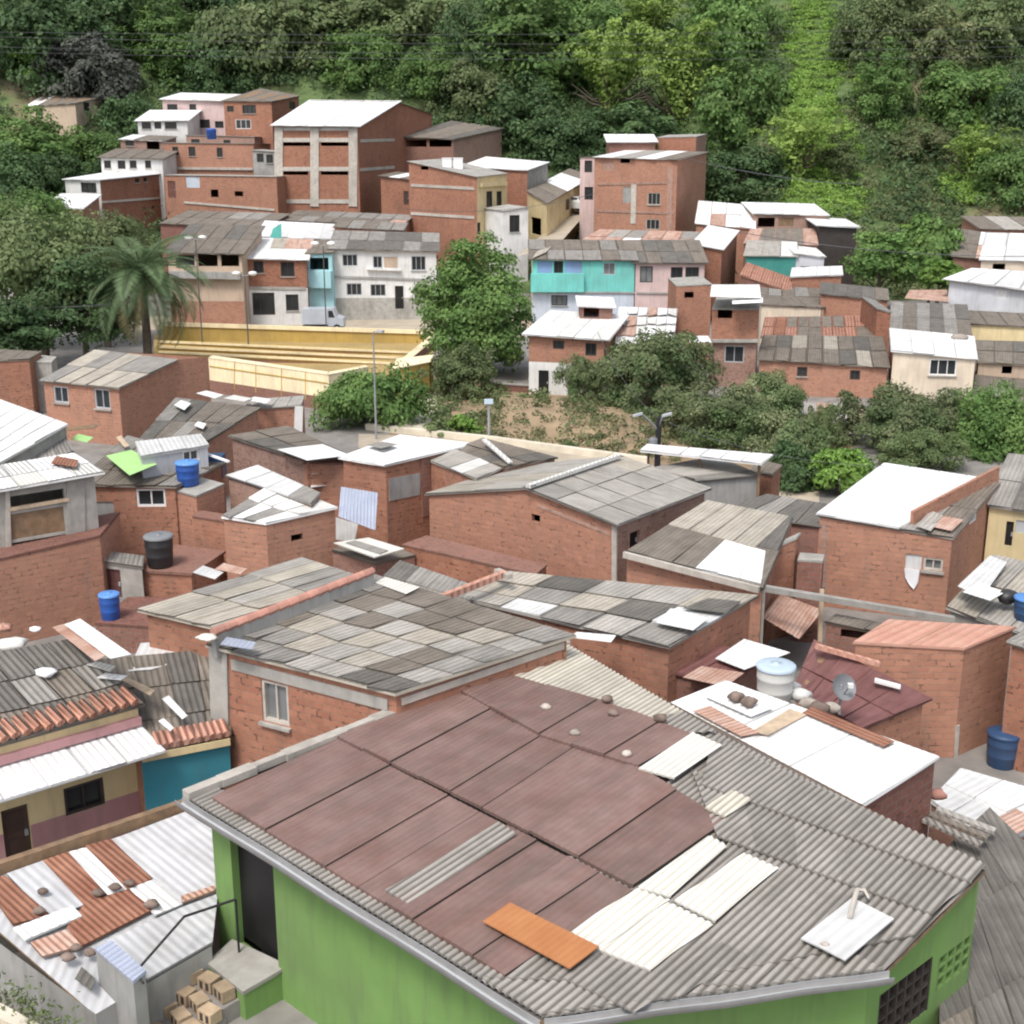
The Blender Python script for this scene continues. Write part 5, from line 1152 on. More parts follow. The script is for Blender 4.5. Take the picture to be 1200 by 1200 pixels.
H('brick_house', 'plain brick block with one dark hole right of the jumbled white shack roof', FB(793, 335, 834, 333, 80, 80, 4, .1), 0, 'brick', roof=dict(m='concrete', rows=1, cols=1, over=.03, lift=0), ops=[(0, 802, 342, 813, 349, 'o')])
H('brick_house', 'brick house with barred window and grey lower walls below two white sheets', FB(835, 362, 889, 362, 72, 71.5, 5, .1), 0, ['brick', 'brick_pale', 'brick', 'brick'], bands=[(0, 860, 399, 'brick_pale')], roof=dict(m='concrete', rows=1, cols=1, over=.03, lift=0), ops=[(0, 849, 405, 872, 425, 'w', 'grey_paint'), (0, 841, 363, 858, 373, 'o')], trims=[('ledge', 0, [(835, 399, 889, 399)], .16, .3, 'concrete')])
for px, lb in (([(832, 348, 71), (892, 350, 71), (890, 334, 75), (834, 334, 75)], 'wide white sheet roof over the brick house with the barred window'), ([(858, 357, 70.4), (894, 355, 70.4), (894, 349, 71.5), (858, 351, 71.5)], 'narrow white sheet just below the wide white sheet roof'), ([(806, 402, 70), (834, 402, 70), (830, 394, 72), (808, 394, 72)], 'small white sheet over the gap between the two brick blocks')):
    loose_sheet('canopy_sheet', lb, px, 'zinc_white', cat='sheet')
H('brick_house', 'long low brick house with dark roof and tiny windows left of the cream house', TT((890, 421, 70), (1040, 430, 69), (1032, 395, 77), (897, 393, 78)), 0, 'brick', roof=dict(m={'fc_dark': 2, 'fc_brown': 4, 'fc_beige': .6}, rows=2, cols=8, over=.15, jit=.08), ops=[(0, 934, 430, 946, 441), (0, 996, 434, 1008, 445)])
H('brick_house', 'house with broken orange tile roof behind the long low brick house', TT((893, 395, 79.5), (1032, 397, 79), (1026, 370, 86), (898, 372, 86)), 0, 'brick', roof=dict(m={'tile': 4, 'fc_brown': 2, 'rust': 1}, rows=2, cols=10, over=.1, jit=.08))
H('cream_house', 'low cream walled house between the tile roof and brown roofs', FB(893, 357, 962, 360, 88, 88, 4, .2), N_, 'stucco_cream', cat='house', roof=dict(m='fc_brown', rows=1, cols=4, over=.1))
H('brick_house', 'brick house with sagging brown roof behind the grey roof next to the cream house', FB(962, 344, 1040, 352, 90, 89, 5, .3), N_, 'brick', roof=dict(m={'fc_brown': 2, 'fc_dark': 2}, rows=1, cols=5, over=.15))
H('cream_house', 'cream walled house with white roof and one dark blue window at the right', TT((1047, 411, 68.5), (1143, 420, 68), (1139, 394, 76), (1045, 385, 77)), 0, ['stucco_cream', 'stucco_cream', 'brick', 'brick_orange'], cat='house', roof=dict(m='zinc_white', rows=2, cols=4, over=.15), ops=[(0, 1089, 421, 1121, 440, 'w', 'white_paint')])
rock('rubble', 'grey rubble heap on the back corner of the white cream house roof', T(1124, 399, 74.5), .5, 'stone_pale', cat='rubble', flat=.4)
H('brick_house', 'narrow orange brick house squeezed left of the cream house', FB(1028, 362, 1044, 366, 79, 79, 5, .2), 0, ['brick_orange', 'stucco_yellow', 'brick', 'brick'], roof=dict(m='fc_grey', rows=1, cols=1, over=.05))
H('grey_house', 'house with wide grey roof behind the cream house', TT((1043, 389, 81), (1138, 394, 81), (1132, 357, 90), (1046, 354, 90)), 0, 'brick_dark', cat='house', roof=dict(m={'fc_grey': 4, 'fc_brown': 1, 'fc_dark': 1}, rows=2, cols=6, over=.1))
H('brown_house', 'house with brown roof at the right edge level with the cream house roof', TT((1147, 424, 72), (1250, 430, 71), (1250, 402, 80), (1146, 399, 80)), 0, 'stucco_tan', cat='house', roof=dict(m={'fc_brown': 3, 'fc_dark': 2}, rows=2, cols=5, over=.15), ops=[(0, 1174, 429, 1186, 438, 'o')])
H('brown_house', 'house with low brown roof at the right edge below the other brown roof', TT((1142, 470, 66), (1250, 478, 66), (1250, 440, 73), (1146, 436, 73)), 0, 'brick_dark', cat='house', roof=dict(m={'fc_brown': 4, 'fc_grey': 1}, rows=2, cols=5, over=.15))
H('yellow_house', 'low yellow walled house with brown roof at the right edge behind the brown roofs', FB(1136, 379, 1250, 385, 86, 85, 4, .4), 0, 'stucco_yellow', cat='house', roof=dict(m='fc_brown', rows=1, cols=5, over=.15))
H('cream_house', 'upper cream house with pale silver roof near the right edge', TT((1150, 304, 98), (1260, 307, 98), (1260, 276, 106), (1158, 273, 106)), N_, 'stucco_cream', cat='house', roof=dict(m={'zinc': 3, 'zinc_white': 2}, rows=2, cols=4, over=.2), ops=[(0, 1163, 309, 1178, 319, 'o')])
H('silver_house', 'shack walled with crumpled silver sheets below the upper cream house', TT((1113, 327, 92), (1250, 345, 90), (1250, 322, 96), (1142, 315, 97)), N_, 'silver_paint', cat='shack', roof=dict(m={'zinc': 3, 'zinc_white': 1}, rows=1, cols=5, over=.4, jit=.08), ops=[(0, 1166, 340, 1180, 350, 's', 'zinc_white')])
H('brown_house', 'brown roofed house left of the upper cream house', TT((1117, 300, 101), (1154, 303, 101), (1162, 274, 109), (1122, 268, 109)), N_, 'brick_dark', cat='house', roof=dict(m={'fc_brown': 2, 'rust_pale': 1, 'zinc_white': .5}, rows=2, cols=3, over=.2))
H('brown_house', 'brown roofed house behind the pale silver roof at the right edge', FB(1150, 268, 1260, 270, 110, 110, 5, .8), N_, 'brick', cat='house', roof=dict(m={'fc_brown': 2, 'fc_light': 1}, rows=1, cols=4, over=.2))
loose_sheet('roof_sheet', 'pale strip roof over the yard between the hedge and the grey roof', [(1060, 350, 92), (1112, 354, 91), (1110, 340, 95), (1066, 340, 95)], 'rust_pale', cat='sheet')
H('shed', 'low pale shed between the tree crowns below the long low brick house', TT((940, 494, 62), (1010, 498, 61), (1008, 474, 67), (942, 472, 67)), 0, 'plaster_grey', cat='shed', roof=dict(m={'fc_light': 3, 'rust_pale': 1}, rows=1, cols=4, over=.1))
# shack cluster on the right slope
SH = dict(cat='shack')
H('brick_house', 'brick shack with reddish and white patched roof right of the brick tower block', TT((816, 262, 111), (884, 268, 110), (884, 241, 117)), N_, 'brick', roof=dict(m={'rust_pale': 2, 'fc_brown': 2, 'zinc_white': 2}, rows=2, cols=4, over=.15, jit=.1))
H('shack', 'open fronted shack with long white roof on the right slope', FB(884, 250, 970, 252, 112, 112, 6, .7), N_, ['brick_pale'] * 4, **SH, roof=dict(m='zinc_white', rows=1, cols=5, over=.2, jit=.05), ops=[(0, 888, 255, 908, 266, 'o'), (0, 912, 255, 930, 265, 's', 'wood')])
H('shack', 'dark timber shack with small white lean-to roof at the right end of the shacks', FB(960, 264, 1004, 266, 108, 108, 5, .4), N_, 'dark_frame', **SH, roof=dict(m='zinc_white', rows=1, cols=2, over=.3))
H('shack', 'shack with long reddish roof below the long white shack roof', TT((872, 285, 106), (958, 287, 106), (955, 268, 110), (880, 268, 110)), N_, 'brick_dark', **SH, roof=dict(m={'rust_pale': 2, 'fc_brown': 2}, rows=1, cols=5, over=.1))
H('shack', 'shack with teal sheet front and beige roof on the right slope', TT((874, 299, 102), (933, 300, 102), (932, 284, 106), (878, 282, 106)), N_, 'teal_sheet', **SH, roof=dict(m={'fc_light': 2, 'fc_white': 1}, rows=1, cols=3, over=.2))
H('shack', 'silver sheet shack right of the teal fronted shack', FB(932, 297, 966, 301, 102, 102, 4, .4), N_, 'silver_paint', **SH, roof=dict(m='fc_white', rows=1, cols=2, over=.15), ops=[(0, 938, 312, 948, 320, 'o')])
H('shack', 'shack with orange tile roof left of the pale thin roof on the right slope', TT((868, 322, 98), (926, 342, 96), (928, 326, 99), (876, 308, 101)), N_, 'brick_dark', **SH, roof=dict(m='tile', rows=1, cols=5, over=.1))
H('shack', 'shack under thin pale roof edge right of the orange tile roof', TT((928, 324, 98), (986, 322, 98), (985, 312, 101), (930, 314, 101)), N_, 'brick', **SH, roof=dict(m={'zinc_white': 2, 'rust_pale': 1}, rows=1, cols=4, over=.15))
H('brown_house', 'long brown roofed house below the orange tile shack', TT((868, 356, 91), (966, 360, 90), (960, 338, 97), (872, 334, 98)), N_, 'brick_pale', cat='house', roof=dict(m={'fc_brown': 3, 'fc_grey': 2}, rows=2, cols=6, over=.1))
# ------------------------------------------------------------------ brick blocks on the hill behind
bb = H('brick_house', 'tallest brick house with white roof and grey concrete frame of columns and beams', TT((323, 146, 128), (419, 147, 126), (464, 119, 137), (506, 134, 146), (404, 133, 148), (366, 118, 139)), 2.5, ['brick', 'brick_orange', 'brick_orange', 'brick', 'brick', 'brick'],
  roof=[dict(m='zinc_white', rows=1, cols=5, over=.5, q=[(0, 1, 2, 5)]), dict(m='fc_brown', rows=1, cols=4, over=.2, q=[(3, 4, 5, 2)])],
  ops=[(0, 328, 149, 366, 153, 's', 'stucco_white'), (0, 370, 149, 412, 153, 's', 'stucco_white'), (0, 329, 167, 364, 171, 'o'), (0, 376, 167, 409, 171, 'o'), (0, 332, 201, 361, 205, 'o'), (0, 376, 201, 408, 205, 'o')],
  trims=[('concrete_column', 0, [(x, 149, x, 242)], .9, .12, 'pale_mortar') for x in (327, 369, 414)] + [('concrete_beam', 0, [(328, y, 413, y)], .4, .08, 'pale_mortar') for y in (164, 198, 236)] + [('concrete_beam', 1, [(422, 165, 462, 164)], .3, .05, 'pale_mortar'), ('concrete_beam', 1, [(422, 199, 462, 196)], .3, .05, 'pale_mortar')])
H('brick_house', 'orange brick house with grey roof at the upper right of the hill cluster', TT((262, 118, 143), (318, 119, 141), (350, 112, 149), (306, 104, 150)), N_, ['brick', 'brick_orange', 'brick', 'brick'], roof=dict(m='fc_brown', rows=1, cols=3, over=.2), ops=[(0, 284, 123, 300, 133), (0, 266, 124, 274, 131), (0, 276, 140, 294, 151, 'w', 'white_paint'), (1, 339, 119, 346, 128)])
H('pink_house', 'pale pink house with long white roof at the top of the hill cluster', FB(190, 116, 262, 118, 146, 145, 6, .9), N_, 'stucco_pink', cat='house', roof=dict(m={'zinc_white': 3, 'fc_white': 1}, rows=1, cols=4, over=.3), ops=[(0, 196, 122, 208, 130), (0, 222, 122, 230, 131), (0, 228, 140, 246, 150), (0, 252, 142, 262, 150)])
H('brick_house', 'pale brick storey with small windows under the pink house on the hill', FB(218, 158, 298, 160, 139, 139, 4, 0), N_, 'brick_pale', roof=dict(m='concrete', rows=1, cols=1, over=.1, lift=0), ops=[(0, 224, 163, 234, 168), (0, 262, 164, 270, 169)])
H('white_house', 'white terrace house with three windows and white roof on the hill', FB(161, 141, 219, 141, 140, 140, 6, 1.2), N_, 'stucco_white', cat='house', roof=dict(m='zinc_white', rows=1, cols=3, over=.3), ops=[(0, 166, 143, 177, 151), (0, 181, 143, 189, 151), (0, 193, 143, 207, 151)])
H('brick_house', 'pale brick house with small white roof left of the hill brick wall', FB(141, 163, 192, 165, 135, 135, 5, .5), N_, 'brick_pale', roof=dict(m={'zinc_white': 1, 'fc_brown': 1}, rows=1, cols=3, over=.2), ops=[(0, 147, 165, 157, 171), (0, 172, 166, 187, 175, 'o')])
H('white_house', 'white house with brown roof and four windows above the white and brick house', FB(118, 184, 190, 186, 129, 129, 6, .8), N_, 'stucco_white', cat='house', roof=dict(m='fc_brown', rows=1, cols=4, over=.3), ops=[(0, 122, 188, 130, 197), (0, 138, 188, 147, 198), (0, 152, 188, 160, 197), (0, 170, 188, 177, 197)])
H('brick_house', 'brick house with flat top and three small windows on the hill', FB(192, 167, 297, 168, 134, 133, 6, 0), N_, 'brick', roof=dict(m='concrete', rows=1, cols=1, over=.1, lift=0), ops=[(0, 202, 172, 209, 182), (0, 221, 172, 229, 183), (0, 254, 173, 261, 184)], trims=[('ledge', 0, [(192, 197, 297, 198)], .25, .2, 'pale_mortar')])
H('brick_house', 'house with white painted front and long brick side wall, left end of hill cluster', TT((76, 210, 124), (117, 211, 120), (190, 203, 130), (150, 198, 134)), N_, ['stucco_white', 'brick', 'brick', 'brick'], roof=dict(m='zinc_white', rows=1, cols=4, over=.25, jit=.02, q=[(0, 1, 2, 3)]), ops=[(0, 95, 214, 113, 226), (1, 158, 209, 163, 214), (1, 168, 208, 172, 213)], trims=[('ledge', 1, [(119, 237, 186, 232)], .2, .1, 'pale_mortar')])
H('brick_house', 'small low brick house with white roof at the far left of the hill cluster', FB(52, 243, 96, 244, 115, 115, 5, 1.0), N_, 'brick', roof=dict(m='zinc_white', rows=1, cols=3, over=.25))
H('brick_house', 'long brick house with flat roof below the tallest brick house on its left', FB(192, 205, 324, 207, 127, 126, 4, 0), N_, 'brick', roof=dict(m='concrete', rows=1, cols=1, over=.05, lift=0), ops=[(0, 218, 207, 234, 220, 's', 'stucco_lilac'), (0, 247, 222, 256, 231, 'o'), (0, 275, 224, 285, 230, 'o'), (0, 197, 212, 206, 232, 'd', 'brick_dark')], trims=[('ledge', 0, [(216, 237, 322, 246)], .2, .1, 'pale_mortar')])
H('brick_house', 'grey walled gap house with small windows between brick house and tallest block', FB(296, 176, 324, 178, 131, 131, 4, .1), N_, 'plaster_grey', roof=dict(m='concrete', rows=1, cols=1, over=.1, lift=0), ops=[(0, 301, 180, 309, 190), (0, 312, 181, 320, 191)])
m = MB(); c = T(248, 161, 137); m.lathe([(0, 0), (.5, 0), (.55, .9), (.6, .95), (.45, 1.1), (0, 1.15)], c - V((0, 0, .2)), 'plastic_blue', 14); solo(m, 'water_tank', 'tiny blue water tank on a hill house balcony', 'water tank', c)
H('brick_house', 'brick house with dark open loft and curved brick end behind the tallest brick house', TT((470, 160, 140), (531, 163, 138), (588, 150, 147), (530, 142, 150)), N_, ['brick_dark', 'brick_pale', 'brick', 'brick'], roof=dict(m={'fc_brown': 2, 'fc_dark': 1}, rows=1, cols=4, over=.3), ops=[(0, 473, 164, 500, 172, 'o'), (0, 503, 164, 529, 172, 'o')])
H('brick_house', 'small brick house with white ledge beside the tallest brick house', FB(446, 206, 480, 210, 127, 126, 4, .3), N_, 'brick', roof=dict(m={'zinc_white': 1, 'fc_brown': 2}, rows=1, cols=3, over=.2), ops=[(0, 473, 224, 479, 240, 'd', 'door_brown')])
yb = H('yellow_house', 'three-storey house with brick side and yellow window front on the hill', TT((479, 189, 119), (559, 207, 113), (594, 203, 118.5), (520, 186, 124)), N_, ['brick', 'stucco_yellow', 'brick', 'brick'], cat='house', roof=dict(m='concrete', rows=1, cols=1, over=.15, lift=0),
  ops=[(0, 493, 194, 502, 199, 'o'), (1, 570, 224, 577, 246, 'w', 'dark_frame'), (1, 582, 224, 588, 245, 'w', 'dark_frame'), (1, 553, 261, 563, 275, 'w'), (1, 568, 260, 573, 280, 'w'), (1, 580, 259, 585, 279, 'w')],
  trims=[('concrete_beam', 0, [(482, 217, 556, 221)], .25, .06, 'pale_mortar'), ('concrete_beam', 0, [(482, 250, 556, 255)], .25, .06, 'pale_mortar'), ('cornice', 1, [(562, 217, 592, 215)], .35, .25, 'stucco_yellow')])
for i, (x, lb) in enumerate(((524, 'left one of two white boxes on the roof of the yellow fronted house'), (537, 'right one of two white boxes on the roof of the yellow fronted house'))):
    m = MB(); c = T(x, 196, 118); m.box(c, V((.42, 0, 0)), V((0, .4, 0)), V((0, 0, .75)), 'cloth_white'); m.box(c + V((0, 0, .8)), V((.46, 0, 0)), V((0, .44, 0)), V((0, 0, .05)), 'white_paint'); solo(m, 'water_box', lb, 'water tank', c - V((0, 0, .7)))
H('brick_house', 'brick house with grey end wall and white roof behind the yellow fronted house', TT((538, 196, 128), (618, 199, 123), (642, 190, 128), (570, 184, 132)), N_, ['brick', 'plaster_grey', 'brick', 'brick'], roof=dict(m='zinc_white', rows=1, cols=4, over=.2), ops=[(0, 556, 204, 567, 209, 'o')])
H('white_house', 'small white house with wide window beside the yellow fronted house', FB(590, 247, 619, 243, 112, 113, 4, .1), N_, 'stucco_white', cat='house', roof=dict(m='concrete', rows=1, cols=1, over=.1, lift=0), ops=[(0, 597, 252, 609, 272)])
H('yellow_house', 'long yellow walled house with brown and white roof climbing the alley', TT((618, 224, 122), (641, 238, 115), (694, 206, 136), (668, 198, 138)), N_, ['stucco_yellow', 'stucco_yellow', 'brick', 'brick'], cat='house', roof=dict(m={'fc_brown': 3, 'zinc_white': 2}, rows=1, cols=5, over=.25, q=[(1, 2, 3, 0)]), ops=[(1, 663, 233, 668, 246, 'd', 'door_brown'), (0, 622, 255, 634, 275, 'o')])
# brick tower block
H('brick_house', 'square brick tower block with a pink strip on its left side', TT((697, 184, 118), (794, 187, 115), (828, 178, 124)), N_, ['brick', 'brick', 'brick', 'brick'], roof=dict(m={'fc_light': 2, 'zinc_white': 1, 'fc_brown': 1}, rows=1, cols=4, over=.15, jit=.08),
  ops=[(0, 727, 186, 738, 191, 'o'), (0, 730, 219, 742, 238, 's', 'plaster_grey'), (0, 759, 226, 774, 240, 'w', 'pale_mortar'), (0, 757, 257, 773, 269, 'w', 'pale_mortar'), (0, 706, 190, 720, 200, 's', 'brick_pale')], trims=[('concrete_column', 0, [(743, 216, 742, 262)], .5, .06, 'pale_mortar'), ('concrete_column', 0, [(786, 196, 784, 275)], .5, .06, 'brick_pale'), ('concrete_beam', 0, [(700, 216, 790, 214)], .2, .05, 'brick_pale'), ('concrete_beam', 0, [(700, 247, 790, 250)], .2, .05, 'brick_pale')])
H('pink_house', 'narrow pale pink house strip with two windows left of the brick tower block', FB(680, 184, 697, 184, 119.5, 119, 5, 0), N_, 'stucco_pink', cat='house', roof=dict(m='fc_brown', rows=1, cols=1, over=.1), ops=[(0, 685, 188, 694, 202, 'w'), (0, 685, 219, 695, 234, 'w')])
H('brick_house', 'raised brick storey at the back right of the brick tower block', TT((770, 161, 127), (816, 160, 125), (828, 157, 130)), N_, ['brick', 'brick_pale', 'brick', 'brick'], roof=dict(m='concrete', rows=1, cols=1, over=.05, lift=0))
H('brick_house', 'small rooftop brick house with white roof on top of the brick tower block', FB(714, 166, 768, 166, 126, 126, 4, .7), N_, 'brick_dark', roof=dict(m={'zinc_white': 2, 'fc_grey': 1}, rows=1, cols=4, over=.3, jit=.1))
# roofs between the street row and the hill blocks
H('shed', 'shed with long whitish-blue roof behind the brick row house', TT((300, 277, 108), (392, 280, 108), (396, 263, 114), (312, 259, 114)), N_, 'brick', cat='shed', roof=dict(m={'zinc_white': 3, 'zinc': 2}, rows=2, cols=5, over=.15, jit=.06))
loose_sheet('tarpaulin', 'teal green tarpaulin hanging behind the white roof of the brick row house', [(314, 290, 104), (330, 282, 104), (330, 262, 107), (320, 268, 107)], 'teal_sheet', cat='tarpaulin')
H('brick_house', 'low brick house with grey roof below the tallest brick house', FB(330, 258, 470, 264, 117, 116, 6, .6), N_, 'brick', roof=dict(m={'fc_grey': 3, 'fc_brown': 2, 'rust_pale': 1}, rows=2, cols=7, over=.2))
H('brick_house', 'brick wall house with slanting pale sheets left of the yellow fronted house base', FB(392, 266, 472, 270, 111, 111, 4, .4), N_, 'brick', roof=dict(m={'fc_beige': 1, 'fc_brown': 2, 'fc_grey': 1}, rows=1, cols=5, over=.15), ops=[(0, 430, 272, 440, 280, 'o')])
H('shed', 'shed with dark brown roof below the long flat brick house', FB(188, 262, 312, 266, 113, 112, 7, .8), N_, 'brick_dark', cat='shed', roof=dict(m={'fc_brown': 3, 'fc_grey': 1}, rows=2, cols=6, over=.15))
H('tan_house', 'weathered tan house with whitish roof high among the trees at upper left', (lambda t0: TT((32, 124, t0), (88, 121, t0 - 3), (116, 114, t0 + 4), (60, 106, t0 + 7)))(G(70, 142, 60)[1] - 2), N_, ['stucco_tan', 'stucco_tan', 'brick', 'brick'], cat='house', roof=dict(m={'zinc_white': 1, 'fc_light': 2, 'fc_brown': 1}, rows=1, cols=4, over=.2), ops=[(0, 42, 127, 50, 136), (1, 98, 120, 105, 130)])
# alley and its car
m = MB(); q = [T(606, 300, 108), T(650, 292, 106), T(690, 246, 128), T(676, 240, 132)]; m.face(q if (q[1]-q[0]).cross(q[2]-q[0]).z > 0 else q[::-1], 'road')
structure(m, 'alley')
def car(label, c, yaw, body, L=3.9, Wd=1.65, name='parked_car'):
    t = thing(name, label, 'car', c); ca, sa = math.cos(yaw), math.sin(yaw)
    def Lp(x, y, z): return c + V((x * ca - y * sa, x * sa + y * ca, z))
    prof = [(-L/2, .35), (-L/2, .75), (-L/2 + .12, .88), (-L/2 + .55, .95), (-L/2 + .95, 1.42), (.35, 1.45), (L/2 - 1.15, .95), (L/2 - .25, .85), (L/2, .68), (L/2, .35)]
    m = MB(); rows = [[Lp(x, s * (Wd/2 - (.16 if z > 1.0 else .0)), z) for x, z in prof] for s in (1, -1)]
    m.grid([rows[0], rows[1]], body, [[(i, 0) for i in range(10)], [(i, 1) for i in range(10)]], smooth=False); m.face(rows[0], body); m.face(rows[1][::-1], body); m.face([rows[0][0], rows[0][-1], rows[1][-1], rows[1][0]], 'rubber'); m.build('body', t)
    for s in (1, -1):
        g = MB(); y = s * (Wd/2 - .10)
        g.face([Lp(-L/2 + .75, s * (Wd/2 - .02), .98), Lp(.75, s * (Wd/2 - .02), .98), Lp(.33, s * (Wd/2 - .13), 1.38), Lp(-L/2 + 1.0, s * (Wd/2 - .13), 1.38)][::s], 'glass'); g.build('side_window', t)
    g = MB(); g.face([Lp(.42, -.62, 1.42), Lp(L/2 - 1.1, -.68, .97), Lp(L/2 - 1.1, .68, .97), Lp(.42, .62, 1.42)], 'glass'); g.build('windscreen', t)
    for x in (-L/2 + .72, L/2 - .72):
        for s in (1, -1):
            w_ = MB(); w_.tube([Lp(x, s * (Wd/2 - .17), .31), Lp(x, s * (Wd/2 + .015), .31)], .31, 'rubber', 14); wo = w_.build('wheel', t)
            h_ = MB(); h_.tube([Lp(x, s * (Wd/2 + .0), .31), Lp(x, s * (Wd/2 + .025), .31)], .17, 'car_silver', 10); h_.build('rim', wo)
    for s in (1, -1):
        h_ = MB(); h_.box(Lp(L/2 - .03, s * .58, .68), V((.05 * ca, .05 * sa, 0)), V((-sa * .16, ca * .16, 0)), V((0, 0, .07)), 'lamp_glass'); h_.build('headlight', t)
    return t
cp_ = T(680, 248, 126); car('small white car parked up the alley beside the brick tower block', cp_, R_(-55), 'car_white')
# light truck in front of the blue house
c = T(378, 373, 95); c.z = .02
t = thing('pickup_truck', 'pale grey light truck with white box parked in front of the narrow blue house', 'truck', c)
m = MB(); m.box(c + V((-.45, 0, 1.15)), V((.95, 0, 0)), V((0, .8, 0)), V((0, 0, .55)), 'car_silver'); m.build('box', t)
m = MB(); prof = [(.55, .45), (.55, 1.75), (1.05, 1.75), (1.35, 1.15), (1.95, 1.0), (2.0, .45)]
rr = [[c + V((x * .8 + .05, s * .75, z)) for x, z in prof] for s in (-1, 1)]
m.grid(rr, 'car_silver', [[(i, j) for i in range(6)] for j in (0, 1)], smooth=False); m.face(rr[0][::-1], 'car_silver'); m.face(rr[1], 'car_silver'); m.build('cab', t)
m = MB(); m.face([c + V((.55, -.76, 1.1)), c + V((1.0, -.76, 1.1)), c + V((.85, -.76, 1.6)), c + V((.55, -.76, 1.6))], 'glass'); m.build('side_window', t)
m = MB(); m.box(c + V((.1, 0, .42)), V((1.5, 0, 0)), V((0, .7, 0)), V((0, 0, .09)), 'iron'); m.build('chassis', t)
for x in (-.85, 1.15):
    for s in (-1, 1):
        w_ = MB(); w_.tube([c + V((x, s * .58, .3)), c + V((x, s * .78, .3))], .3, 'rubber', 14); wo = w_.build('wheel', t); h_ = MB(); h_.tube([c + V((x, s * .77, .3)), c + V((x, s * .79, .3))], .15, 'car_silver', 10); h_.build('rim', wo)
# twin-headed street lamps, single lamp, utility pole with transformer, cables
def twin_lamp(label, xa, ya, xb, yb, t_, zbase=0):
    a = T(xa, ya, t_); b = T(xb, yb, t_); mid = (a + b) / 2; base = V((mid.x, mid.y, zbase))
    t = thing('street_lamp', label, 'street lamp', base, 'twin-headed lamps by the court')
    m = MB(); m.tube([base, mid + V((0, 0, -.1))], [.05, .035], 'cable', 8); m.build('pole', t)
    m = MB(); m.tube([a + V((0, 0, -.05)), mid + V((0, 0, -.12)), b + V((0, 0, -.05))], .03, 'steel_pole', 6); m.build('arm', t)
    for p in (a, b):
        m = MB(); m.lathe([(0, -.13), (.2, -.09), (.30, .02), (.24, .14), (0, .19)], p, 'lamp_glass', 14); m.build('lamp_head', t)
twin_lamp('twin-headed lamp with two white globes in front of the tan row house roof', 221, 279, 237, 279, 84)
twin_lamp('twin-headed lamp with two white globes in front of the brick row house wall', 277, 321, 296, 321, 84)
twin_lamp('twin-headed lamp with two white globes beside the pale blue row house roof', 369, 286, 388, 286, 88)
b = Z(441, 515, 0); t = thing('lamp_post', 'grey lamp post standing in front of the young tree by the court', 'lamp post', b)
hd = T(441, 434, (b - CAM).length * .985); hd = V((b.x, b.y, 5.0)); m = MB(); m.tube([b, hd], [.05, .035], 'steel_pole', 8); m.build('pole', t)
m = MB(); m.tube([hd, hd + V((.1, -.1, .06)), hd + V((.25, -.2, .07))], .025, 'steel_pole', 6); m.build('arm', t)
m = MB(); m.box(hd + V((.35, -.25, .07)), V((.14, -.06, 0)), V((.05, .1, 0)), V((0, 0, .05)), 'grey_paint'); m.build('lamp_head', t)
b = Z(573, 518, 0); hd = V((b.x, b.y, 1.9)); t = thing('lamp_post', 'short dark post with pale blue box head beside the earth bank', 'post', b)
m = MB(); m.tube([b, hd], .06, 'steel_pole', 8); m.build('pole', t); m = MB(); m.box(hd, V((.2, 0, 0)), V((0, .12, 0)), V((0, 0, .10)), 'lid_paleblue'); m.build('lamp_head', t)
b = T(772, 490, 46); b.z = 0; t = thing('utility_pole', 'dark utility pole with transformer and two lamp arms in front of the round trees', 'pole', b)
tp = V((b.x, b.y, 3.75)); m = MB(); m.tube([b, tp], [.13, .10], 'iron', 8); m.build('pole', t)
for ex, nm in ((-.62, 0), (.12, 1)):
    e = tp + V((ex, -.3, .15)); m = MB(); m.tube([tp + V((0, 0, -.5)), tp.lerp(e, .6) + V((0, 0, -.15)), e], .035, 'steel_pole', 6); m.build('arm', t)
    m = MB(); m.box(e + V((-.18 if ex < 0 else .12, -.05, .02)), V((.17, 0, .05)), V((0, .09, 0)), V((0, 0, .035)), 'grey_paint'); m.build('lamp_head', t)
m = MB(); m.lathe([(0, 0), (.15, 0), (.16, .06), (.16, .4), (.12, .45), (0, .46)], b + V((-.2, -.2, 2.6)), 'tank_lid_grey', 12); m.build('transformer', t)
def cable(label, a, b, sag, r=.02, group=None):
    m = MB(); m.tube([a.lerp(b, i / 24) + V((0, 0, -sag * 4 * (i/24) * (1 - i/24))) for i in range(25)], r, 'cable', 5)
    return solo(m, 'power_line', label, 'power line', a, group)
G3 = 'power lines across the forested hill'
for i, (y0, y1) in enumerate(((36, 30), (58, 64), (40, 44), (52, 51))):
    cable('thin power line crossing high in front of the forested hill', T(-120, y0, 128 + i), T(1320, y1, 132 + i), .6 + .1 * i, .018, G3)
cable('power line running down from the brick tower block to the right shacks', T(806, 186, 117), T(1010, 216, 112), .4, .028)
cable('power line running from the shacks to the right edge in front of the green bush', T(866, 272, 100), T(1240, 300, 96), .6, .028)
cable('power line in front of the big trees at the left edge', T(-40, 357, 70), T(130, 356, 72), .2, .025)
cable('slack power line passing in front of the yellow fronted house', T(470, 244, 110), T(700, 226, 112), .8, .02)

H('brick_wall', 'brown brick garden wall in the shade under the tall dark tree', FB(566, 448, 622, 452, 72, 71, .3, 0), -.2, 'brick_dark', cat='wall', roof=dict(m='concrete', rows=1, cols=1, over=.05, lift=0))

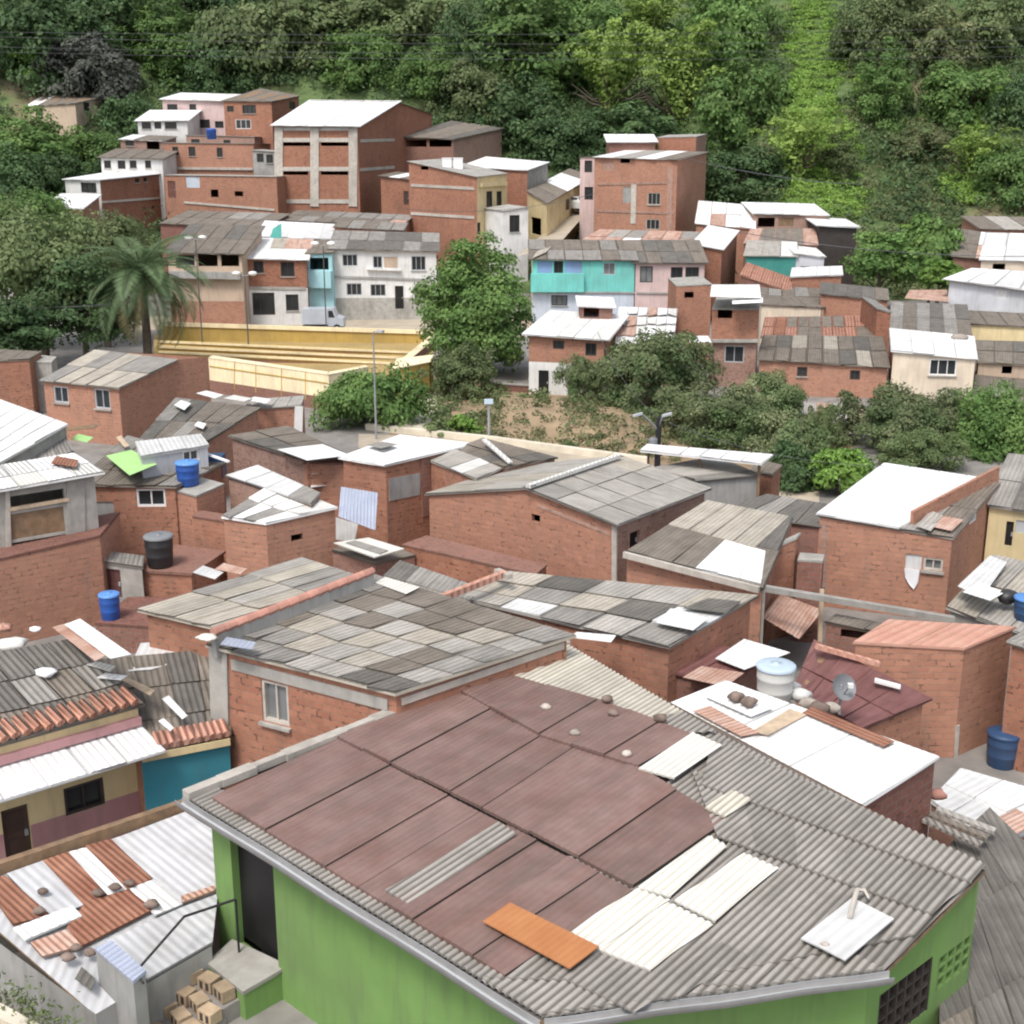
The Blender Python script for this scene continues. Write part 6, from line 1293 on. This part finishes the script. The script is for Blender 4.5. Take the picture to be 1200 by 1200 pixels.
# service wires (no AERIALS in the photograph)
def wire(label, a, b, sag, r=.009):
    m = MB(); m.tube([a.lerp(b, i / 16) + V((0, 0, -sag * 4 * (i/16) * (1 - i/16))) for i in range(17)], r, 'cable', 4)
    solo(m, 'service_wire', label, 'wire', a, 'service wires between the houses')
up3 = T(772, 490, 46); up3.z = 3.7
wire('thin dark wire from the utility pole to the big gabled grey roof', up3, W((622, 570, 3.6)), .35)
wire('thin dark wire from the utility pole to the blinding white roof at right', up3, W((1038, 546, 3.4)), .4)
wire('thin dark wire from the utility pole towards the white door house', up3, T(700, 388, 70), .5, .012)
# ------------------------------------------------------------------ TREES
def mt(name, label, px, py, rpx, ry, t, kind, mat, seed, zb=None, group=None, **kw):
    rpx *= 1.14; ry *= 1.12
    c = T(px, py, t); base = V((c.x, c.y, height(c.x, c.y) if zb is None else zb))
    zs = dict(round=.80, tall=1.25, flat=.52, mango=.72, shrub=.85, bamboo=1.0)[kind]
    return tree(name, label, base, c, rpx * t / FPX, ry * t / FPX / zs, kind, mat, seed, group, **kw)
# by the court and road
mt('leafy_tree', 'tall dark green tree in front of the white row house, right of the yellow court', 562, 372, 64, 78, 76, 'tall', 'leaf_mid', 1, nc=150, nl=190, leaf=.033)
mt('bushy_tree', 'grey-green rounded bush tree below the tall dark tree, right end of the court', 535, 446, 38, 38, 70, 'mango', 'leaf_olive', 2, nc=80, nl=170, leaf=.036)
mt('young_tree', 'bright leafed young tree behind the grey lamp post', 428, 478, 58, 38, 63, 'flat', 'leaf_mid', 3, nc=80, nl=170, leaf=.036)
mt('mango_tree', 'large round mango tree in front of the white door house', 764, 452, 74, 56, 66, 'mango', 'leaf_mango', 1, nc=95, nl=230, leaf=.029)
mt('mango_tree', 'narrow olive mango tree just right of the black door', 684, 452, 28, 34, 68, 'mango', 'leaf_mango', 2, nc=95, nl=230, leaf=.029)
mt('mango_tree', 'lower mango tree beside the dark utility pole on its right', 838, 500, 58, 44, 59, 'mango', 'leaf_mango', 3, nc=95, nl=230, leaf=.029)
mt('mango_tree', 'dark mango tree below the barred window brick house', 904, 478, 46, 36, 63, 'mango', 'leaf_mango', 1, nc=95, nl=230, leaf=.029)
mt('mango_tree', 'small mango tree left of the low pale shed', 912, 530, 52, 46, 56, 'mango', 'leaf_mango', 4, nc=95, nl=230, leaf=.029)
mt('mango_tree', 'slim greyish mango tree right in front of the low pale shed', 962, 508, 24, 32, 58, 'mango', 'leaf_olive', 5, nc=95, nl=230, leaf=.029)
mt('mango_tree', 'wide mango tree below the cream house', 1046, 504, 62, 48, 58, 'mango', 'leaf_mango', 2, nc=95, nl=230, leaf=.029)
mt('mango_tree', 'broad mango tree behind the blinding white roof at its right side', 1112, 502, 58, 44, 60, 'mango', 'leaf_mango', 3, nc=95, nl=230, leaf=.029)
mt('leafy_tree', 'green tree cut by the right picture edge above the grey roofed yellow house', 1172, 514, 58, 50, 57, 'round', 'leaf_mid', 2, nc=95, nl=200, leaf=.032)
mt('mango_tree', 'low shady mango tree behind the left edge of the blinding white roof', 1076, 536, 44, 30, 54, 'mango', 'leaf_olive', 4, nc=95, nl=230, leaf=.029)
mt('bushy_tree', 'vivid light green bush left of the blinding white roof', 984, 558, 38, 24, 50, 'flat', 'leaf_bright', 1, leaf=.06)
mt('bushy_tree', 'dark shady tree behind the canopy at the left of the vivid bush', 935, 556, 34, 30, 51, 'round', 'leaf_dark', 2, leaf=.06)
for x, y, r, lb in ((543, 503, 22, 'yellow-green bush left of the short dark post'), (515, 506, 20, 'grey-green bush beside the pale path'), (702, 522, 15, 'small bright round bush on the tan kerb'), (612, 500, 13, 'left-hand climbing shrub on the earth bank'), (640, 498, 13, 'middle climbing shrub on the earth bank'), (676, 500, 16, 'dark shrub at the right end of the earth bank')):
    mt('shrub', lb, x, y, r, r * .8, 66 if x > 590 and x != 702 else 61, 'shrub', 'leaf_bright' if x in (543, 702) else 'leaf_olive', int(x) % 3, leaf=.09, nc=40, nl=60)
# left big trees and palm
BT = dict(nc=110, nl=260, leaf=.025)
mt('spreading_tree', 'huge spreading tree with feathery canopy at the left edge, front layer', 40, 330, 92, 62, 76, 'flat', 'leaf_olive', 1, **BT)
mt('spreading_tree', 'spreading tree with lighter crown top behind the front canopy at the left edge', 20, 278, 78, 42, 84, 'flat', 'leaf_mid', 2, **BT)
mt('spreading_tree', 'dark low tree filling the shade beside the palm trunk', 100, 360, 62, 46, 74, 'round', 'leaf_dark', 3, nc=90, nl=200, leaf=.034)
mt('spreading_tree', 'feathery canopy tree behind the palm on its left', 118, 296, 62, 36, 86, 'flat', 'leaf_olive', 2, **BT)
mt('leafy_tree', 'dark tree low at the left edge above the pale grey wall', 10, 392, 60, 36, 70, 'round', 'leaf_dark', 1, nc=90)
def palm(name, label, px, py, rpx, t, zb, seed=1):
    c = T(px, py, t); base = V((c.x, c.y, zb)); rt = thing(name, label, 'palm', base); rg = random.Random(seed)
    m = MB(); pts = [base.lerp(c, f) + V((.08 * math.sin(f * 3), 0, 0)) for f in (0, .2, .4, .6, .8, 1)]; m.tube(pts, [.34, .27, .25, .24, .24, .20], 'bark', 10); m.build('trunk', rt)
    R = rpx * t / FPX
    for k in range(40):
        az = k * 2.399 + rg.uniform(-.2, .2); el = 1.25 - 1.75 * (k / 40) + rg.uniform(-.1, .1); L = R * rg.uniform(.95, 1.2)
        dry = k > 34
        pts = []; p = c.copy(); e = el
        for i in range(13):
            pts.append(p.copy()); p = p + V((math.cos(az) * math.cos(e), math.sin(az) * math.cos(e), math.sin(e))) * (L / 12); e -= .13 + .04 * (k / 40)
        m = MB(); mat = 'leaf_straw' if dry else 'leaf_palm'
        m.tube(pts, [.05 * (1 - i / 14) for i in range(13)], mat, 4)
        sd = V((-math.sin(az), math.cos(az), 0))
        for i in range(1, 13):
            d = (pts[i] - pts[i-1]).normalized(); upv = sd.cross(d)
            for j in range(3):
                a = pts[i-1].lerp(pts[i], j / 3); ll = L * .22 * math.sin(math.pi * min(1, (i + j / 3) / 13 * .9 + .12)) + .1
                for s_ in (-1, 1):
                    tip = a + sd * s_ * ll * .8 + d * ll * .55 - V((0, 0, .18 * ll)) - upv * .1 * ll
                    w_ = d * .05
                    m.face([a - w_, a.lerp(tip, .5) - w_ * 1.2, tip, a.lerp(tip, .5) + w_ * 1.2], mat, rg.uniform(.8, 1.2))
        m.build('frond', rt)
palm('palm_tree', 'palm with big arching fronds left of the yellow court', 165, 322, 92, 74, 0, 3)
# hillside at right of the shacks
mt('bushy_tree', 'wide dark green bush tree right of the dark timber shack', 1030, 308, 44, 30, 103, 'round', 'leaf_mid', 1, leaf=.05)
mt('banana_clump', 'pale broad leafed clump right of the wide dark bush tree', 1092, 298, 30, 36, 104, 'shrub', 'leaf_mid', 2, leaf=.09, cat='banana plants')
mt('bushy_tree', 'light green bush below the brown roofed house at the right slope', 1100, 326, 26, 18, 99, 'shrub', 'leaf_bright', 1, leaf=.07)
HT = [  # px, py, r, ry, kind, mat, label
 (30, 60, 70, 60, 'round', 'leaf_dark', 'dark tree in the top left corner of the forest'),
 (40, 80, 34, 26, 'shrub', 'leaf_bright', 'bright green tree above the weathered tan house'),
 (112, 96, 52, 46, 'round', 'leaf_grey', 'greyish leafless-looking tree right of the weathered tan house'),
 (195, 62, 50, 56, 'tall', 'leaf_mid', 'upright green tree above the white terrace house'),
 (255, 86, 42, 40, 'round', 'leaf_dark', 'dark tree just above the pink house roof'),
 (300, 66, 62, 46, 'flat', 'leaf_olive', 'olive crowned tree above the orange brick house'),
 (370, 42, 70, 46, 'round', 'leaf_olive', 'wide olive tree above the tallest brick house'),
 (425, 80, 50, 40, 'round', 'leaf_mid', 'mid green tree right above the white gable of the tallest brick house'),
 (470, 30, 60, 44, 'round', 'leaf_olive', 'olive tree near the top centre left of the big bright tree'),
 (505, 100, 44, 38, 'shrub', 'leaf_mid', 'rounded green tree above the open loft brick house'),
 (556, 122, 46, 44, 'round', 'leaf_olive', 'brownish olive tree right behind the curved brick end'),
 (640, 60, 76, 80, 'tall', 'leaf_mid', 'tallest layered tree with pale tiers at the top centre'),
 (610, 150, 52, 44, 'round', 'leaf_dark', 'dark tree behind the brick house with white roof and grey end wall'),
 (718, 112, 62, 62, 'bamboo', 'leaf_bamboo', 'feathery yellow-green bamboo left of centre above the brick tower block'),
 (795, 118, 64, 66, 'bamboo', 'leaf_bamboo', 'feathery yellow-green bamboo directly above the brick tower block'),
 (690, 40, 52, 46, 'round', 'leaf_mid', 'round green tree between layered tree and bamboo'),
 (760, 40, 52, 44, 'bamboo', 'leaf_bamboo', 'light bamboo clump at the top right of centre'),
 (856, 48, 58, 58, 'round', 'leaf_mid', 'large dense tree at the left side of the grass clearing'),
 (866, 134, 58, 56, 'round', 'leaf_mid', 'dense tree right of the bamboo above the right shacks'),
 (660, 170, 44, 36, 'round', 'leaf_dark', 'dark shady tree behind the alley'),
 (742, 160, 60, 34, 'round', 'leaf_dark', 'dark low tree just behind the brick tower block'),
 (935, 190, 52, 46, 'bamboo', 'leaf_bamboo', 'yellow-green bamboo at the foot of the grass clearing'),
 (868, 212, 52, 34, 'round', 'leaf_dark', 'dark tree just above the reddish shack roof'),
 (1012, 54, 40, 44, 'round', 'leaf_olive', 'olive tree at the right side of the grass clearing'),
 (1030, 118, 36, 52, 'tall', 'leaf_mid', 'single dark tree with bright top standing in the right clearing'),
 (1050, 30, 50, 40, 'round', 'leaf_olive', 'brownish tree at the top right of the grass clearing'),
 (1095, 60, 50, 44, 'round', 'leaf_scrub', 'dull scrubby tree left of the top right corner'),
 (1160, 40, 56, 44, 'round', 'leaf_olive', 'dull olive tree in the top right corner'),
 (1130, 120, 56, 40, 'round', 'leaf_mid', 'green tree at the right edge middle of the slope'),
 (1190, 130, 34, 34, 'round', 'leaf_dark', 'dark tree cut by the right edge on the slope'),
 (1140, 196, 50, 36, 'bamboo', 'leaf_bamboo', 'light feathery bamboo above the brown roofed houses at right'),
 (1190, 216, 46, 42, 'round', 'leaf_mid', 'green tree at the right edge above the pale silver roof'),
 (1080, 176, 34, 26, 'shrub', 'leaf_scrub', 'scrubby bush in the middle of the right slope'),
 (985, 190, 26, 36, 'tall', 'leaf_olive', 'thin greyish tree right of the foot bamboo'),
 (152, 152, 38, 36, 'round', 'leaf_dark', 'dark tree between the weathered tan house and the white terrace house'),
 (98, 190, 46, 34, 'round', 'leaf_mid', 'broad green tree left of the brown roofed white house'),
 (30, 186, 58, 42, 'round', 'leaf_mid', 'broad green tree at the left edge below the weathered tan house'),
 (60, 214, 52, 34, 'round', 'leaf_dark', 'dark tree behind the small low brick house at left'),
 (10, 222, 50, 44, 'round', 'leaf_dark', 'dark tree at the left edge above the spreading canopy'),
 (120, 30, 66, 50, 'round', 'leaf_dark', 'dark tree at the top left, left of the upright green tree'),
 (560, 60, 46, 50, 'round', 'leaf_dark', 'dark tree left of the tallest layered tree'),
 (250, 22, 60, 40, 'round', 'leaf_dark', 'dark tree at the top edge above the upright green tree'),
]
for i, (x, y, r, ry, kd, mtl, lb) in enumerate(HT):
    ptree(dict(bamboo='bamboo').get(kd, 'forest_tree'), lb, x, y, r, kd, mtl, i % 3 + 1, ry=ry, nc=90 if kd != 'bamboo' else 26, nl=120 if kd != 'bamboo' else 270, leaf=.042 if kd != 'bamboo' else .038, cat='bamboo' if kd == 'bamboo' else 'tree', stems=3 if kd == 'bamboo' else 1)
# undergrowth and grass carpeting the slope
def inpoly(x, y, P, pad=0):
    c = False; n = len(P)
    for i in range(n):
        x0, y0 = P[i]; x1, y1 = P[(i + 1) % n]
        if (y0 > y) != (y1 > y) and x < (x1 - x0) * (y - y0) / (y1 - y0) + x0: c = not c
    return c
def carpet(name, count, region, mat, leaf, rad, per, seed, hgt=.8, excl=None):
    rg = random.Random(seed); ng = np.random.default_rng(seed); C = []; N = []; S = []; Tn = []
    k = 0; tries = 0
    while k < count and tries < count * 6:
        tries += 1
        x, y = region(rg)
        if excl and excl(x, y): continue
        z = height(x, y)
        if any(inpoly(x, y, P) for P in FOOT): continue
        k += 1
        r = rad * rg.uniform(.5, 1.4); c = np.array([x, y, z + r * .25]); tn = rg.uniform(.75, 1.25)
        d = ng.normal(size=(per, 3)); d /= np.linalg.norm(d, axis=1, keepdims=True); d[:, 2] = np.abs(d[:, 2])
        C.append(c + d * r * ng.uniform(.5, 1, (per, 1)) * np.array([1, 1, hgt])); N.append(d + ng.normal(size=(per, 3)) * .45 + np.array([0, 0, .2]))
        S.append(leaf * ng.uniform(.6, 1.4, per)); Tn.append(tn * ng.uniform(.8, 1.2, per))
    me = leaf_obj(name, np.concatenate(C), np.concatenate(N), np.concatenate(S), mat, np.concatenate(Tn), .55)
    o = bpy.data.objects.new(name, me); col.objects.link(o); o['kind'] = 'stuff'; return o
def clearing(x, y):       # the bright grass strips
    z = height(x, y); t = y * CP - (z - CZ) * SP; u = 600 + FPX * x / max(1, t)      # column of the slope point as seen from the lookout
    w = 22 * mnoise.noise(V((x * .16, y * .16, 1))) + 10 * mnoise.noise(V((x * .5, y * .5, 4)))
    if y > 128 and 918 + w < u < 985 + w * 1.6 + max(0, 160 - y) * .6: return True
    return u > 1000 and y > 125 and mnoise.noise(V((x * .12, y * .12, 9))) > .27
def hill(rg):
    y = 112 + 110 * rg.random() ** .8; x = rg.uniform(-.48, .48) * y * .98; return x, y
carpet('undergrowth', 2600, hill, 'leaf_under', .24, 1.9, 46, 1, .8, clearing)
carpet('leafy_undergrowth', 900, hill, 'leaf_dark', .24, 2.2, 46, 2, 1.0, clearing)
def righthill(rg):
    y = 112 + 70 * rg.random(); x = rg.uniform(.18, .46) * y; return x, y
carpet('scrub', 1500, righthill, 'leaf_scrub', .16, 1.1, 44, 3, .8, clearing)
def clr(rg):
    while True:
        y = 126 + 95 * rg.random(); x = rg.uniform(.15, .5) * y
        if clearing(x, y): return x, y
carpet('grass', 3600, clr, 'leaf_grass', .13, .95, 52, 4, .45)
# plants hanging on the earth bank
ng = np.random.default_rng(8); rg = random.Random(8); C_ = []; N2 = []; S_ = []; T_ = []
for q in range(260):
    u = rg.random(); v = rg.random() ** 1.3
    if mnoise.noise(V((u * 14, 0, 5))) < -.12: continue
    p = np.array(bank(u, v)); r = rg.uniform(.2, .6); d = ng.normal(size=(50, 3)); d /= np.linalg.norm(d, axis=1, keepdims=True)
    C_.append(p + d * r * np.array([1, .8, .8])); N2.append(d + ng.normal(size=(50, 3)) * .4); S_.append(.09 * ng.uniform(.6, 1.4, 50)); T_.append(rg.uniform(.6, 1.1) * ng.uniform(.8, 1.2, 50))
me = leaf_obj('weeds', np.concatenate(C_), np.concatenate(N2), np.concatenate(S_), 'leaf_scrub', np.concatenate(T_), .5)
o = bpy.data.objects.new('weeds', me); col.objects.link(o); o['kind'] = 'stuff'
def courtedge(rg):
    p = Z(rg.uniform(505, 640), rg.uniform(455, 500), 0); return p.x, p.y
carpet('ground_cover', 70, courtedge, 'leaf_olive', .10, .5, 40, 6, .7)
for o in list(bpy.data.objects):
    for k in ('_o', '_P'):
        if k in o: del o[k]
